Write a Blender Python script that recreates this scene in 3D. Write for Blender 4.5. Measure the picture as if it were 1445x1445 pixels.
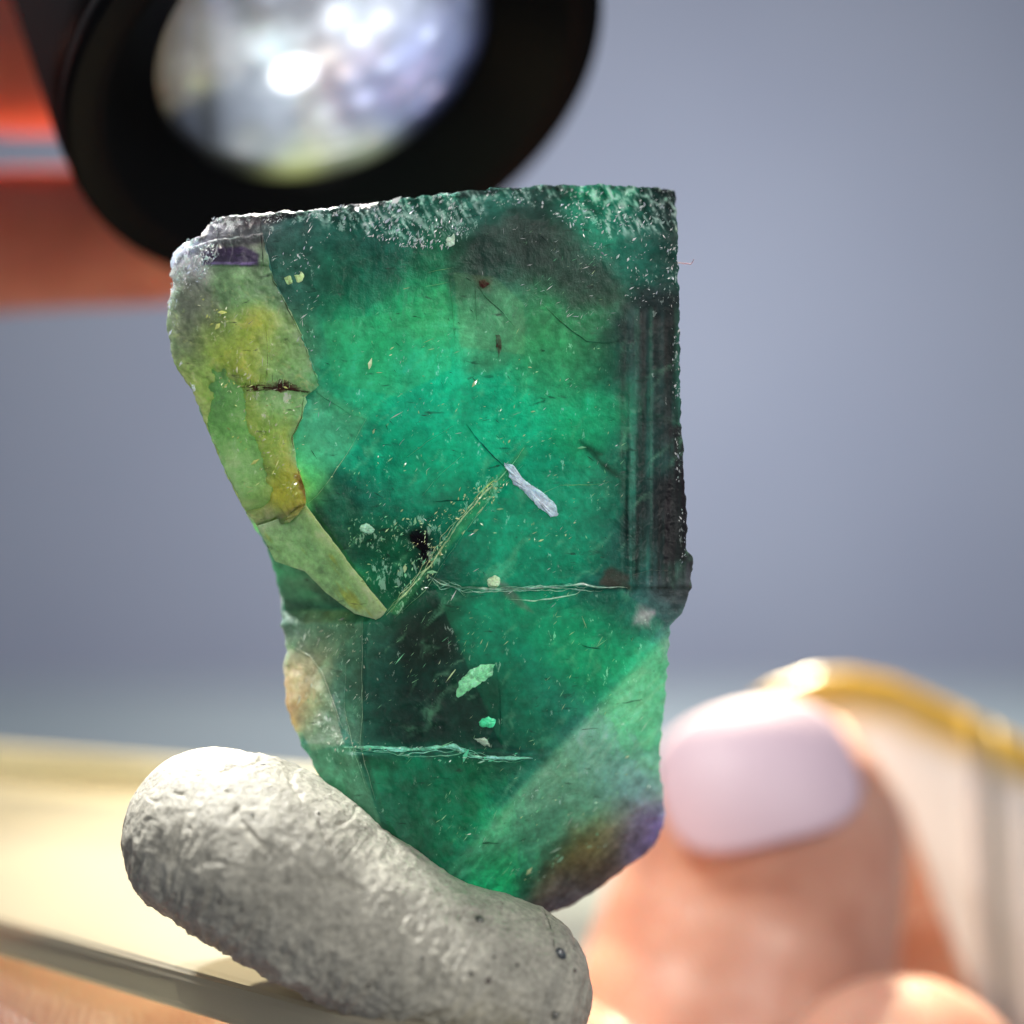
import bpy, bmesh, math, random
import numpy as np
from mathutils import Vector, Matrix, noise as mnoise

random.seed(7)
rng = np.random.default_rng(7)
for o in list(bpy.data.objects):
    bpy.data.objects.remove(o)

# ------------------------------------------------------------------ camera, world, lamps
MM = 0.001
D = 60.0                 # mm, camera to the front face of the crystal
W = 43.2                 # mm, width of the picture at that distance
S = W / 1445.0           # mm per photograph pixel at that distance
sc = bpy.context.scene
cam_d = bpy.data.cameras.new('camera')
cam = bpy.data.objects.new('camera', cam_d)
sc.collection.objects.link(cam)
cam.location = (0, -D * MM, 0)
cam.rotation_euler = (math.radians(90), 0, 0)
cam_d.lens = 50
cam_d.sensor_width = 36
cam_d.clip_start = 0.002
cam_d.clip_end = 20
cam_d.dof.use_dof = True
cam_d.dof.focus_distance = (D - 0.1) * MM
cam_d.dof.aperture_fstop = 15.0
sc.camera = cam

world = bpy.data.worlds.new('World')
sc.world = world
world.use_nodes = True
bg = world.node_tree.nodes['Background']
bg.inputs['Color'].default_value = (0.80, 0.86, 1.0, 1)
bg.inputs['Strength'].default_value = 0.19

sc.view_settings.view_transform = 'Standard'
sc.view_settings.look = 'None'
sc.view_settings.exposure = 0.18
sc.view_settings.gamma = 1
sc.render.engine = 'CYCLES'
sc.cycles.use_denoising = True
sc.cycles.max_bounces = 10
sc.cycles.transmission_bounces = 8
sc.cycles.transparent_max_bounces = 16
sc.cycles.sample_clamp_indirect = 6
sc.cycles.caustics_reflective = False
sc.cycles.caustics_refractive = False


def aim(o, target):
    d = (Vector(target) - Vector(o.location))
    o.rotation_euler = d.to_track_quat('-Z', 'Y').to_euler()


def area(name, loc, target, size, watts, color):
    l = bpy.data.lights.new(name, 'AREA')
    l.shape = 'DISK'
    l.size = size * MM
    l.energy = watts
    l.color = color
    o = bpy.data.objects.new(name, l)
    sc.collection.objects.link(o)
    o.location = [c * MM for c in loc]
    aim(o, [c * MM for c in target])
    return o


# soft room light from the front right, window-like
area('room_light', (90, -170, 120), (0, 0, -5), 90, 0.31, (1.0, 0.96, 0.90))
# added unseen light high behind, gives plastic and fingers warm rims
area('back_fill', (20, 150, 95), (6, 20, -15), 16, 1.5, (1.0, 0.86, 0.60))
area('side_fill', (-45, 19, 60), (-9, -2, -12), 9, 0.014, (1.0, .98, .95)).data.spread = math.radians(50)  # added unseen light on the left, brightens the putty's upper left
# added unseen light that brightens the wall behind
area('wall_fill', (60, 300, 130), (40, 620, -30), 60, .56, (0.93, 0.96, 1.0))

# ------------------------------------------------------------------ helpers


def P(px, py, y=0.0):
    k = (D + y) / D
    return Vector(((px - 722.5) * S * k * MM, y * MM, (722.5 - py) * S * k * MM))


def Parr(px, py, y):
    k = (D + y) / D
    return np.stack([(px - 722.5) * S * k * MM, y * MM + 0 * px, (722.5 - py) * S * k * MM], axis=-1)


def lin(c):
    c = np.asarray(c, dtype=float) / 255.0
    return np.where(c <= 0.04045, c / 12.92, ((c + 0.055) / 1.055) ** 2.4)


def link(o, parent=None):
    sc.collection.objects.link(o)
    if parent is not None:
        o.parent = parent
    return o


def mesh_obj(name, verts, faces, mat=None, parent=None, smooth=True, colors=None):
    me = bpy.data.meshes.new(name)
    v = np.asarray(verts, dtype=np.float64).reshape(-1, 3)
    me.from_pydata(v.tolist(), [], faces if isinstance(faces, list) else faces.tolist())
    if colors is not None:
        ca = me.color_attributes.new('Col', 'FLOAT_COLOR', 'POINT')
        c = np.ones((len(v), 4), dtype=np.float32)
        c[:, :colors.shape[1]] = colors
        if colors.shape[1] == 3: c[:, 3] = 0
        ca.data.foreach_set('color', c.ravel())
    if smooth:
        me.polygons.foreach_set('use_smooth', [True] * len(me.polygons))
    me.update()
    if mat:
        me.materials.append(mat)
    o = bpy.data.objects.new(name, me)
    link(o, parent)
    return o


def fix_normals(o):
    bm = bmesh.new()
    bm.from_mesh(o.data)
    bmesh.ops.recalc_face_normals(bm, faces=bm.faces)
    bm.to_mesh(o.data)
    bm.free()


def tag(o, label=None, cat=None, kind=None, group=None):
    if label: o['label'] = label
    if cat: o['category'] = cat
    if kind: o['kind'] = kind
    if group: o['group'] = group
    return o


def empty(name, loc=(0, 0, 0)):
    o = bpy.data.objects.new(name, None)
    o.empty_display_size = 0.002
    sc.collection.objects.link(o)
    o.location = loc
    return o


# --- vectorised noise
_perm = rng.integers(0, 1 << 30, size=4096)


def _h(ix, iy, seed):
    n = (ix.astype(np.int64) * 374761393 + iy.astype(np.int64) * 668265263 + seed * 1442695041) & 0xFFFFFFFF
    n = ((n ^ (n >> 13)) * 1274126177) & 0xFFFFFFFF
    n = (n ^ (n >> 16)) & 0xFFFFFF
    return n / float(0xFFFFFF)


def vnoise(x, y, seed=0):
    ix, iy = np.floor(x), np.floor(y)
    fx, fy = x - ix, y - iy
    fx = fx * fx * (3 - 2 * fx)
    fy = fy * fy * (3 - 2 * fy)
    a = _h(ix, iy, seed); b = _h(ix + 1, iy, seed); c = _h(ix, iy + 1, seed); d = _h(ix + 1, iy + 1, seed)
    return (a * (1 - fx) + b * fx) * (1 - fy) + (c * (1 - fx) + d * fx) * fy


def fbm(x, y, scale, oct=4, seed=0, rough=0.5):
    """scale in pixels; returns about -1..1"""
    t = 0; amp = 1.0; tot = 0; f = 1.0 / scale
    for i in range(oct):
        t = t + amp * (vnoise(x * f + 13.7 * i, y * f + 7.1 * i, seed + i * 17) * 2 - 1)
        tot += amp; amp *= rough; f *= 2.03
    return t / tot


def ridged(x, y, scale, oct=3, seed=0):
    t = 0; amp = 1.0; tot = 0; f = 1.0 / scale
    for i in range(oct):
        t = t + amp * (1 - np.abs(vnoise(x * f + 3.7 * i, y * f + 5.1 * i, seed + i * 31) * 2 - 1))
        tot += amp; amp *= .55; f *= 2.1
    return t / tot


def rot(x, y, deg):
    a = math.radians(deg)
    return x * math.cos(a) + y * math.sin(a), -x * math.sin(a) + y * math.cos(a)


def smooth(a, b, x):
    t = np.clip((x - a) / (b - a), 0, 1)
    return t * t * (3 - 2 * t)


def poly_sd(px, py, poly):
    """signed distance in pixels, negative inside"""
    p = np.asarray(poly, float)
    d = np.full(px.shape, 1e9)
    inside = np.zeros(px.shape, bool)
    n = len(p)
    for i in range(n):
        a = p[i]; b = p[(i + 1) % n]
        e = b - a
        wx = px - a[0]; wy = py - a[1]
        t = np.clip((wx * e[0] + wy * e[1]) / (e @ e + 1e-9), 0, 1)
        dd = np.hypot(wx - t * e[0], wy - t * e[1])
        d = np.minimum(d, dd)
        c = ((a[1] > py) != (b[1] > py)) & (px < (b[0] - a[0]) * (py - a[1]) / ((b[1] - a[1]) + 1e-12) + a[0])
        inside ^= c
    return np.where(inside, -d, d)


def line_d(px, py, pts):
    p = np.asarray(pts, float)
    d = np.full(px.shape, 1e9)
    for i in range(len(p) - 1):
        a = p[i]; b = p[i + 1]; e = b - a
        wx = px - a[0]; wy = py - a[1]
        t = np.clip((wx * e[0] + wy * e[1]) / (e @ e + 1e-9), 0, 1)
        d = np.minimum(d, np.hypot(wx - t * e[0], wy - t * e[1]))
    return d


def side(px, py, a, b):
    """signed distance to the line a->b, positive on its right-hand side as seen in the picture"""
    ex, ey = b[0] - a[0], b[1] - a[1]
    L = math.hypot(ex, ey)
    return ((px - a[0]) * -ey + (py - a[1]) * ex) / L


def resample(pts, n):
    p = np.asarray(pts, float)
    seg = np.r_[0, np.cumsum(np.hypot(*(p[1:] - p[:-1]).T))]
    t = np.linspace(0, seg[-1], n)
    return np.stack([np.interp(t, seg, p[:, 0]), np.interp(t, seg, p[:, 1])], -1)


def coons(T, R, B, L, nu, nv, rag=0, seed=0):
    T, B = resample(T, nu), resample(B, nu)
    L, R = resample(L, nv), resample(R, nv)
    if rag:
        for k, c in enumerate((T, B)):
            c[:, 1] += rag * fbm(c[:, 0], c[:, 1] * 0, 9, 3, seed + k)
        for k, c in enumerate((L, R)):
            c[:, 0] += rag * fbm(c[:, 1], c[:, 0] * 0, 9, 3, seed + 5 + k)
        L[0] = T[0]; L[-1] = B[0]; R[0] = T[-1]; R[-1] = B[-1]
    u = np.linspace(0, 1, nu)[None, :, None]; v = np.linspace(0, 1, nv)[:, None, None]
    g = (1 - v) * T[None] + v * B[None] + (1 - u) * L[:, None] + u * R[:, None] \
        - ((1 - u) * (1 - v) * T[0] + u * (1 - v) * T[-1] + (1 - u) * v * B[0] + u * v * B[-1])
    return g[..., 0], g[..., 1]


def gridfaces(nv, nu, off=0):
    i = np.arange(nv - 1)[:, None] * nu + np.arange(nu - 1)[None, :]
    f = np.stack([i, i + nu, i + nu + 1, i + 1], -1).reshape(-1, 4) + off
    return f


SPK = [
    ([(425, 296), (660, 270), (700, 290), (650, 350), (560, 352), (470, 325)], 1.0),
    ([(660, 268), (955, 262), (955, 340), (880, 360), (800, 318), (760, 290), (690, 300)], .75),
    ([(236, 345), (300, 310), (480, 290), (480, 312), (320, 335), (300, 380), (250, 430), (236, 430)], 1.0),
    ([(860, 340), (960, 330), (960, 450), (900, 440)], .55),
    ([(945, 270), (965, 270), (980, 800), (950, 800)], .6),
    ([(480, 728), (600, 720), (700, 670), (720, 678), (640, 780), (560, 870), (500, 810)], 1.0),
    ([(400, 850), (530, 880), (520, 1100), (440, 1080)], .55),
    ([(430, 470), (870, 470), (870, 640), (700, 700), (560, 700), (450, 620)], .42),
    ([(600, 640), (870, 640), (870, 900), (620, 880)], .25),
    ([(600, 850), (940, 880), (940, 1100), (640, 1250), (520, 1150), (520, 900)], .32),
    ([(420, 330), (480, 330), (450, 520), (395, 420)], .6),
    ([(270, 400), (440, 540), (430, 700), (330, 660)], .55),
]


def sparkle(px, py):
    w = 14 * fbm(px, py, 30, 3, 401)
    a = np.zeros(px.shape)
    for poly, k in SPK:
        a = np.maximum(a, k * smooth(12, -14, poly_sd(px, py, poly) + w))
    return np.clip(a * (.75 + .5 * fbm(px, py, 34, 3, 402)), 0, 1)


def relief(name, sides, nu, nv, dfun, cfun, back, mat, parent, rag=0, seed=0, shrink=0.9, layers=8, wob=.5):
    """closed solid: detailed front sheet, side walls going back, plain back"""
    px, py = coons(*sides, nu, nv, rag, seed)
    y = dfun(px, py)
    V = [Parr(px, py, y).reshape(-1, 3)]
    c0 = cfun(px, py)
    C = [np.concatenate([c0, sparkle(px, py)[..., None]], -1).reshape(-1, 4)]
    F = gridfaces(nv, nu).tolist()
    # boundary loop
    idx = np.arange(nv * nu).reshape(nv, nu)
    loop = np.r_[idx[0, :-1], idx[:-1, -1], idx[-1, :0:-1], idx[:0:-1, 0]]
    bx, by, byy = px.ravel()[loop], py.ravel()[loop], y.ravel()[loop]
    bc = C[0][loop]
    cx, cy = bx.mean(), by.mean()
    prev = loop
    n = len(loop)
    off = nv * nu
    for k in range(1, layers + 1):
        t = k / layers
        s = 1 - (1 - shrink) * (t ** 1.3)
        x2 = cx + (bx - cx) * s; y2 = cy + (by - cy) * s
        yy = byy * (1 - t) + back * t
        yy = yy + wob * fbm(bx + 50 * k, by, 40, 3, seed + k) * (0.0 if k == 0 else 0.5)
        V.append(Parr(x2, y2, yy)); C.append(bc)
        cur = np.arange(n) + off
        off += n
        F += np.stack([prev, np.roll(prev, -1), np.roll(cur, -1), cur], -1).tolist()
        prev = cur
    V.append(Parr(np.array([cx]), np.array([cy]), np.array([back]))); C.append(bc.mean(0)[None])
    F += [[int(prev[i]), int(prev[(i + 1) % n]), off] for i in range(n)]
    o = mesh_obj(name, np.concatenate(V), F, mat, parent, True, np.concatenate(C))
    fix_normals(o)
    return o


# --- node helper
class NT:
    def __init__(s, name):
        s.m = bpy.data.materials.new(name)
        s.m.use_nodes = True
        s.t = s.m.node_tree
        s.t.nodes.clear()
        s.out = s.n('ShaderNodeOutputMaterial')

    def n(s, typ, **kw):
        nd = s.t.nodes.new(typ)
        for k, v in kw.items():
            setattr(nd, k, v)
        return nd

    def l(s, a, b):
        s.t.links.new(a, b)

    def coords(s, which='Object', scale=(1, 1, 1), rotz=(0, 0, 0)):
        tc = s.n('ShaderNodeTexCoord'); mp = s.n('ShaderNodeMapping')
        s.l(tc.outputs[which], mp.inputs['Vector'])
        mp.inputs['Scale'].default_value = scale
        mp.inputs['Rotation'].default_value = rotz
        return mp.outputs[0]

    def noise(s, vec, scale, detail=4, rough=.55, dist=0.0):
        nd = s.n('ShaderNodeTexNoise')
        s.l(vec, nd.inputs['Vector'])
        nd.inputs['Scale'].default_value = scale
        nd.inputs['Detail'].default_value = detail
        nd.inputs['Roughness'].default_value = rough
        nd.inputs['Distortion'].default_value = dist
        return nd.outputs['Fac']

    def ramp(s, fac, stops):
        r = s.n('ShaderNodeValToRGB')
        s.l(fac, r.inputs[0])
        e = r.color_ramp.elements
        while len(e) > 1: e.remove(e[-1])
        for i, (p, c) in enumerate(stops):
            if not hasattr(c, '__len__'): c = (c, c, c)
            el = e[0] if i == 0 else e.new(p)
            el.position = p
            el.color = (*c, 1)
        return r.outputs[0]

    def mix(s, a, b, fac, mode='MIX'):
        m = s.n('ShaderNodeMix', data_type='RGBA', blend_type=mode)
        m.clamp_result = False
        for v, sock in ((fac, m.inputs[0]), (a, m.inputs[6]), (b, m.inputs[7])):
            if isinstance(v, bpy.types.NodeSocket): s.l(v, sock)
            elif not hasattr(v, '__len__'): sock.default_value = v
            else: sock.default_value = (*v, 1)
        return m.outputs[2]

    def bump(s, h, strength, dist, prev=None):
        b = s.n('ShaderNodeBump')
        s.l(h, b.inputs['Height'])
        b.inputs['Strength'].default_value = strength
        b.inputs['Distance'].default_value = dist
        if prev is not None: s.l(prev, b.inputs['Normal'])
        return b.outputs[0]

    def principled(s, **kw):
        b = s.n('ShaderNodeBsdfPrincipled')
        for k, v in kw.items():
            k = k.replace('_', ' ')
            if isinstance(v, bpy.types.NodeSocket): s.l(v, b.inputs[k])
            elif hasattr(v, '__len__') and len(v) == 3 and b.inputs[k].type == 'RGBA': b.inputs[k].default_value = (*v, 1)
            else: b.inputs[k].default_value = v
        return b

    def done(s, shader):
        s.l(shader, s.out.inputs[0])
        return s.m


def simple_mat(name, rgb, rough=.5, **kw):
    t = NT(name)
    return t.done(t.principled(Base_Color=tuple(lin(rgb)), Roughness=rough, **kw).outputs[0])


# ------------------------------------------------------------------ materials
def crystal_mat(name='fluorite', clear=.38, trans=.18):
    t = NT(name)
    att = t.n('ShaderNodeVertexColor'); att.layer_name = 'Col'
    c = t.coords()
    fine = t.noise(c, 2600, 5, .65)
    mid = t.noise(c, 620, 5, .6, .4)
    col = t.mix(att.outputs[0], t.ramp(mid, [(.30, .55), (.5, .97), (.72, 1.45)]), .55, 'MULTIPLY')
    col = t.mix(col, t.ramp(fine, [(.3, .62), (.5, 1.0), (.72, 1.5)]), .68, 'MULTIPLY')
    # feathery veils of tiny fluid inclusions, running up to the right
    cs = t.coords(scale=(1, 1, 4.5), rotz=(0, math.radians(38), 0))
    veil = t.noise(cs, 300, 7, .72, 1.2)
    col = t.mix(col, (.34, .52, .42), t.ramp(veil, [(.64, 0), (.76, .16), (.86, .4)]))
    # dark needle-like specks
    cd = t.coords(scale=(1, 1, 3.2), rotz=(0, math.radians(-35), 0))
    dk = t.noise(cd, 900, 3, .6, .6)
    col = t.mix(col, (.012, .03, .025), t.ramp(dk, [(.26, .75), (.36, .0)]))
    # pale cloudy patches
    cl = t.noise(c, 240, 6, .7, .6)
    col = t.mix(col, t.mix(col, (1.9, 1.75, 1.8), 1.0, 'MULTIPLY'), t.ramp(cl, [(.50, 0), (.68, .4)]))
    # sparkle painted in as bright flecks (density in the alpha of the zoning map)
    sa = t.noise(t.coords(scale=(2.0, 1, 1), rotz=(0, math.radians(-28), 0)), 1500, 4, .75, .3)
    sm = t.n('ShaderNodeMath', operation='MULTIPLY_ADD'); t.l(att.outputs[1], sm.inputs[0]); sm.inputs[1].default_value = .17; t.l(sa, sm.inputs[2])
    flk = t.ramp(sm.outputs[0], [(.685, 0), (.735, .85)])
    col = t.mix(col, t.mix(t.mix(col, (3., 3., 3.), 1.0, 'MULTIPLY'), (.80, .88, .84), .55), flk)
    nb = t.bump(mid, .4, .0004)
    nb = t.bump(fine, .4, .00008, nb)
    nb = t.bump(sa, .35, .0001, nb)
    bs = t.n('ShaderNodeMath', operation='MULTIPLY_ADD'); t.l(att.outputs[1], bs.inputs[0]); bs.inputs[1].default_value = .75; bs.inputs[2].default_value = .22
    cbn = t.n('ShaderNodeBump'); t.l(t.noise(cs, 1300, 5, .8), cbn.inputs['Height']); cbn.inputs['Distance'].default_value = .0006
    t.l(bs.outputs[0], cbn.inputs['Strength']); t.l(nb, cbn.inputs['Normal']); cb = cbn.outputs[0]
    p = t.principled(Base_Color=col, Roughness=.42, Subsurface_Weight=.85, Subsurface_Scale=.0012,
                     Subsurface_Radius=(.8, 1.0, .9), IOR=1.43, Coat_Weight=.8, Coat_Roughness=.07, Coat_IOR=1.42, Specular_IOR_Level=.25, Normal=nb)
    t.l(cb, p.inputs['Coat Normal'])
    tr = t.n('ShaderNodeBsdfTranslucent')
    t.l(col, tr.inputs['Color']); t.l(nb, tr.inputs['Normal'])
    mx = t.n('ShaderNodeMixShader'); mx.inputs[0].default_value = trans
    t.l(p.outputs[0], mx.inputs[1]); t.l(tr.outputs[0], mx.inputs[2])
    # part of the light goes straight through the stone
    tp = t.n('ShaderNodeBsdfRefraction'); tp.inputs['IOR'].default_value = 1.43; tp.inputs['Roughness'].default_value = .06
    t.l(t.mix(col, (1.25, 1.5, 1.35), 1.0, 'MULTIPLY'), tp.inputs['Color']); t.l(nb, tp.inputs['Normal'])
    m2 = t.n('ShaderNodeMixShader'); m2.inputs[0].default_value = clear
    t.l(mx.outputs[0], m2.inputs[1]); t.l(tp.outputs[0], m2.inputs[2])
    return t.done(m2.outputs[0])


def putty_mat():
    t = NT('putty')
    att = t.n('ShaderNodeVertexColor'); att.layer_name = 'Col'
    c = t.coords()
    n1 = t.noise(c, 3800, 5, .7)
    n2 = t.noise(c, 900, 4, .6, .5)
    col = t.mix(att.outputs[0], t.ramp(n2, [(.3, .72), (.5, 1.), (.7, 1.2)]), .7, 'MULTIPLY')
    col = t.mix(col, t.ramp(n1, [(.3, .55), (.5, 1.), (.7, 1.4)]), .9, 'MULTIPLY')
    pit = t.noise(c, 1500, 2, .5)
    col = t.mix(col, (.02, .02, .02), t.ramp(pit, [(.235, .9), (.262, 0)]))
    nb = t.bump(n2, .6, .0003)
    nb = t.bump(n1, 1.0, .00009, nb)
    p = t.principled(Base_Color=col, Roughness=.5, Specular_IOR_Level=.55, Subsurface_Weight=.15,
                     Subsurface_Scale=.0006, Subsurface_Radius=(1, .9, .8), Normal=nb)
    return t.done(p.outputs[0])


def skin_mat(name, rgb, red=.0, sss=.8, scale=.004):
    t = NT(name)
    c = t.coords()
    n = t.noise(c, 160, 4, .6)
    base = lin(rgb)
    col = t.mix(tuple(base * np.array([.82, .70, .66])), tuple(base), t.ramp(n, [(.35, 0), (.65, 1)]))
    rid = t.n('ShaderNodeTexWave'); t.l(t.coords(rotz=(.3, .5, .2)), rid.inputs[0])
    rid.inputs['Scale'].default_value = 650; rid.inputs['Distortion'].default_value = 9
    rid.inputs['Detail'].default_value = 3
    col = t.mix(col, (.7, .5, .42), t.ramp(rid.outputs['Fac'], [(.5, 0), (1, .06)]))
    nb = t.bump(rid.outputs['Fac'], .35, .00006)
    p = t.principled(Base_Color=col, Roughness=.42, Subsurface_Weight=sss, Subsurface_Scale=scale,
                     Subsurface_Radius=(1, .42, .28), Normal=nb)
    return t.done(p.outputs[0])


M_crystal = crystal_mat()
M_pale = crystal_mat('pale_fluorite', .12, .30)
M_putty = putty_mat()
M_black = simple_mat('black_anodised', (26, 27, 30), .38)


def flat(name, rgb, rough=.3, sss=0.0):
    return simple_mat(name, rgb, rough, Coat_Weight=.6, Coat_Roughness=.1)


# ------------------------------------------------------------------ setting: wall and table behind
def wall_mat():
    t = NT('painted_wall')
    n = t.noise(t.coords(), 4, 4, .5)
    col = t.ramp(n, [(.3, tuple(lin((176, 182, 202)))), (.7, tuple(lin((190, 196, 212))))])
    return t.done(t.principled(Base_Color=col, Roughness=.8).outputs[0])


def table_mat():
    t = NT('table_surface')
    n = t.noise(t.coords(), 14, 4, .5)
    col = t.ramp(n, [(.3, tuple(lin((184, 196, 197)))), (.7, tuple(lin((198, 208, 206))))])
    return t.done(t.principled(Base_Color=col, Roughness=.55).outputs[0])


def box(name, lo, hi, mat, parent=None):
    x0, y0, z0 = lo; x1, y1, z1 = hi
    v = [(x0, y0, z0), (x1, y0, z0), (x1, y1, z0), (x0, y1, z0), (x0, y0, z1), (x1, y0, z1), (x1, y1, z1), (x0, y1, z1)]
    v = [[c * MM for c in p] for p in v]
    f = [[0, 3, 2, 1], [4, 5, 6, 7], [0, 1, 5, 4], [1, 2, 6, 5], [2, 3, 7, 6], [3, 0, 4, 7]]
    return mesh_obj(name, v, f, mat, parent, False)


tag(box('wall', (-900, 620, -500), (900, 640, 700), wall_mat()), kind='structure')
tag(box('table_top', (-900, 200, -96), (900, 520, -71), table_mat()), kind='structure')

# ------------------------------------------------------------------ crystal
OUT_T = [(258, 344), (276, 335), (294, 330), (297, 314), (310, 306), (345, 303), (372, 301), (400, 298), (430, 298), (480, 292), (520, 287),
         (600, 276), (660, 270), (700, 266), (760, 262), (850, 261), (893, 262), (900, 265), (944, 266), (952, 270)]
OUT_R = [(952, 270), (955, 300), (957, 370), (958, 440), (959, 520), (961, 600), (965, 650), (968, 720), (970, 778), (976, 786),
         (976, 830), (962, 866), (946, 884), (943, 930), (939, 975), (932, 1050), (931, 1090), (937, 1125), (937, 1165),
         (922, 1196), (890, 1220), (850, 1250), (806, 1278)]
OUT_L = [(258, 344), (244, 358), (240, 376), (246, 395), (241, 420), (236, 455), (241, 490), (250, 520), (268, 545), (280, 572),
         (290, 596), (303, 630), (314, 655), (330, 690), (350, 728), (372, 764), (386, 800), (396, 845), (397, 880),
         (404, 912), (401, 950), (405, 1000), (420, 1040), (450, 1095), (490, 1150), (520, 1195), (545, 1235), (575, 1275), (600, 1310)]
OUT_B = [(600, 1310), (650, 1325), (720, 1310), (806, 1278)]


def depth(px, py):
    d = 0.0 * px
    d = d + smooth(880, 960, px) * 0.55
    d = d + np.maximum(0, side(px, py, (600, 1255), (968, 862)) + 6 * fbm(px, py, 60, 3, 5)) * 0.020 \
        * np.where(True, 1, 1)
    # lower left shoulder
    lx = np.interp(py, [700, 860, 880, 1050, 1160, 1250], [430, 545, 520, 512, 550, 600])
    lm = smooth(690, 760, py)
    d = d + lm * np.maximum(0, lx - px) * 0.022
    # step under the horizontal ledge
    wav = 8 * fbm(px, py, 50, 3, 9)
    stp = smooth(-2.5, 2.5, py - 829 - wav * .6) * smooth(596, 612, px)
    d = d + stp * 0.16
    stp2 = smooth(-2, 2, py - 1060 - wav * .5) * smooth(480, 500, px) * smooth(790, 750, px)
    d = d - stp2 * 0.22
    # diagonal cleavage
    dg = side(px, py, (545, 868), (740, 630))
    d = d + smooth(-2, 2, dg) * smooth(90, 20, np.abs(dg)) * .14 * smooth(860, 820, py) * smooth(610, 650, py)
    # left fracture receding
    d = d + smooth(345, 240, px) * 1.2
    # broken upper edge
    top = np.interp(px, [250, 400, 700, 960], [350, 345, 330, 345])
    tb = smooth(0, 60, top - py)
    d = d + tb * (0.5 + 0.30 * fbm(*rot(px, py, 60), 22, 4, 21))
    d = d + tb ** 3 * .8
    # step terraces in the chip zones
    q = fbm(px, py, 70, 4, 33)
    d = d + np.floor(q * 5) / 5 * .12 * (tb * 1 + smooth(440, 360, px) + smooth(700, 1000, py))
    # striations on the right
    rs = smooth(868, 884, px) * smooth(420, 440, py) * smooth(850, 790, py)
    d = d + rs * .07 * fbm(px, py * .02, 7, 3, 41)
    # general roughness
    d = d + .03 * fbm(px, py, 40, 4, 51) + .012 * fbm(px, py, 9, 2, 61)
    d = d + smooth(850, 1000, py) * .10 * fbm(*rot(px, py, -38), 26, 4, 55)
    return d


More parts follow.
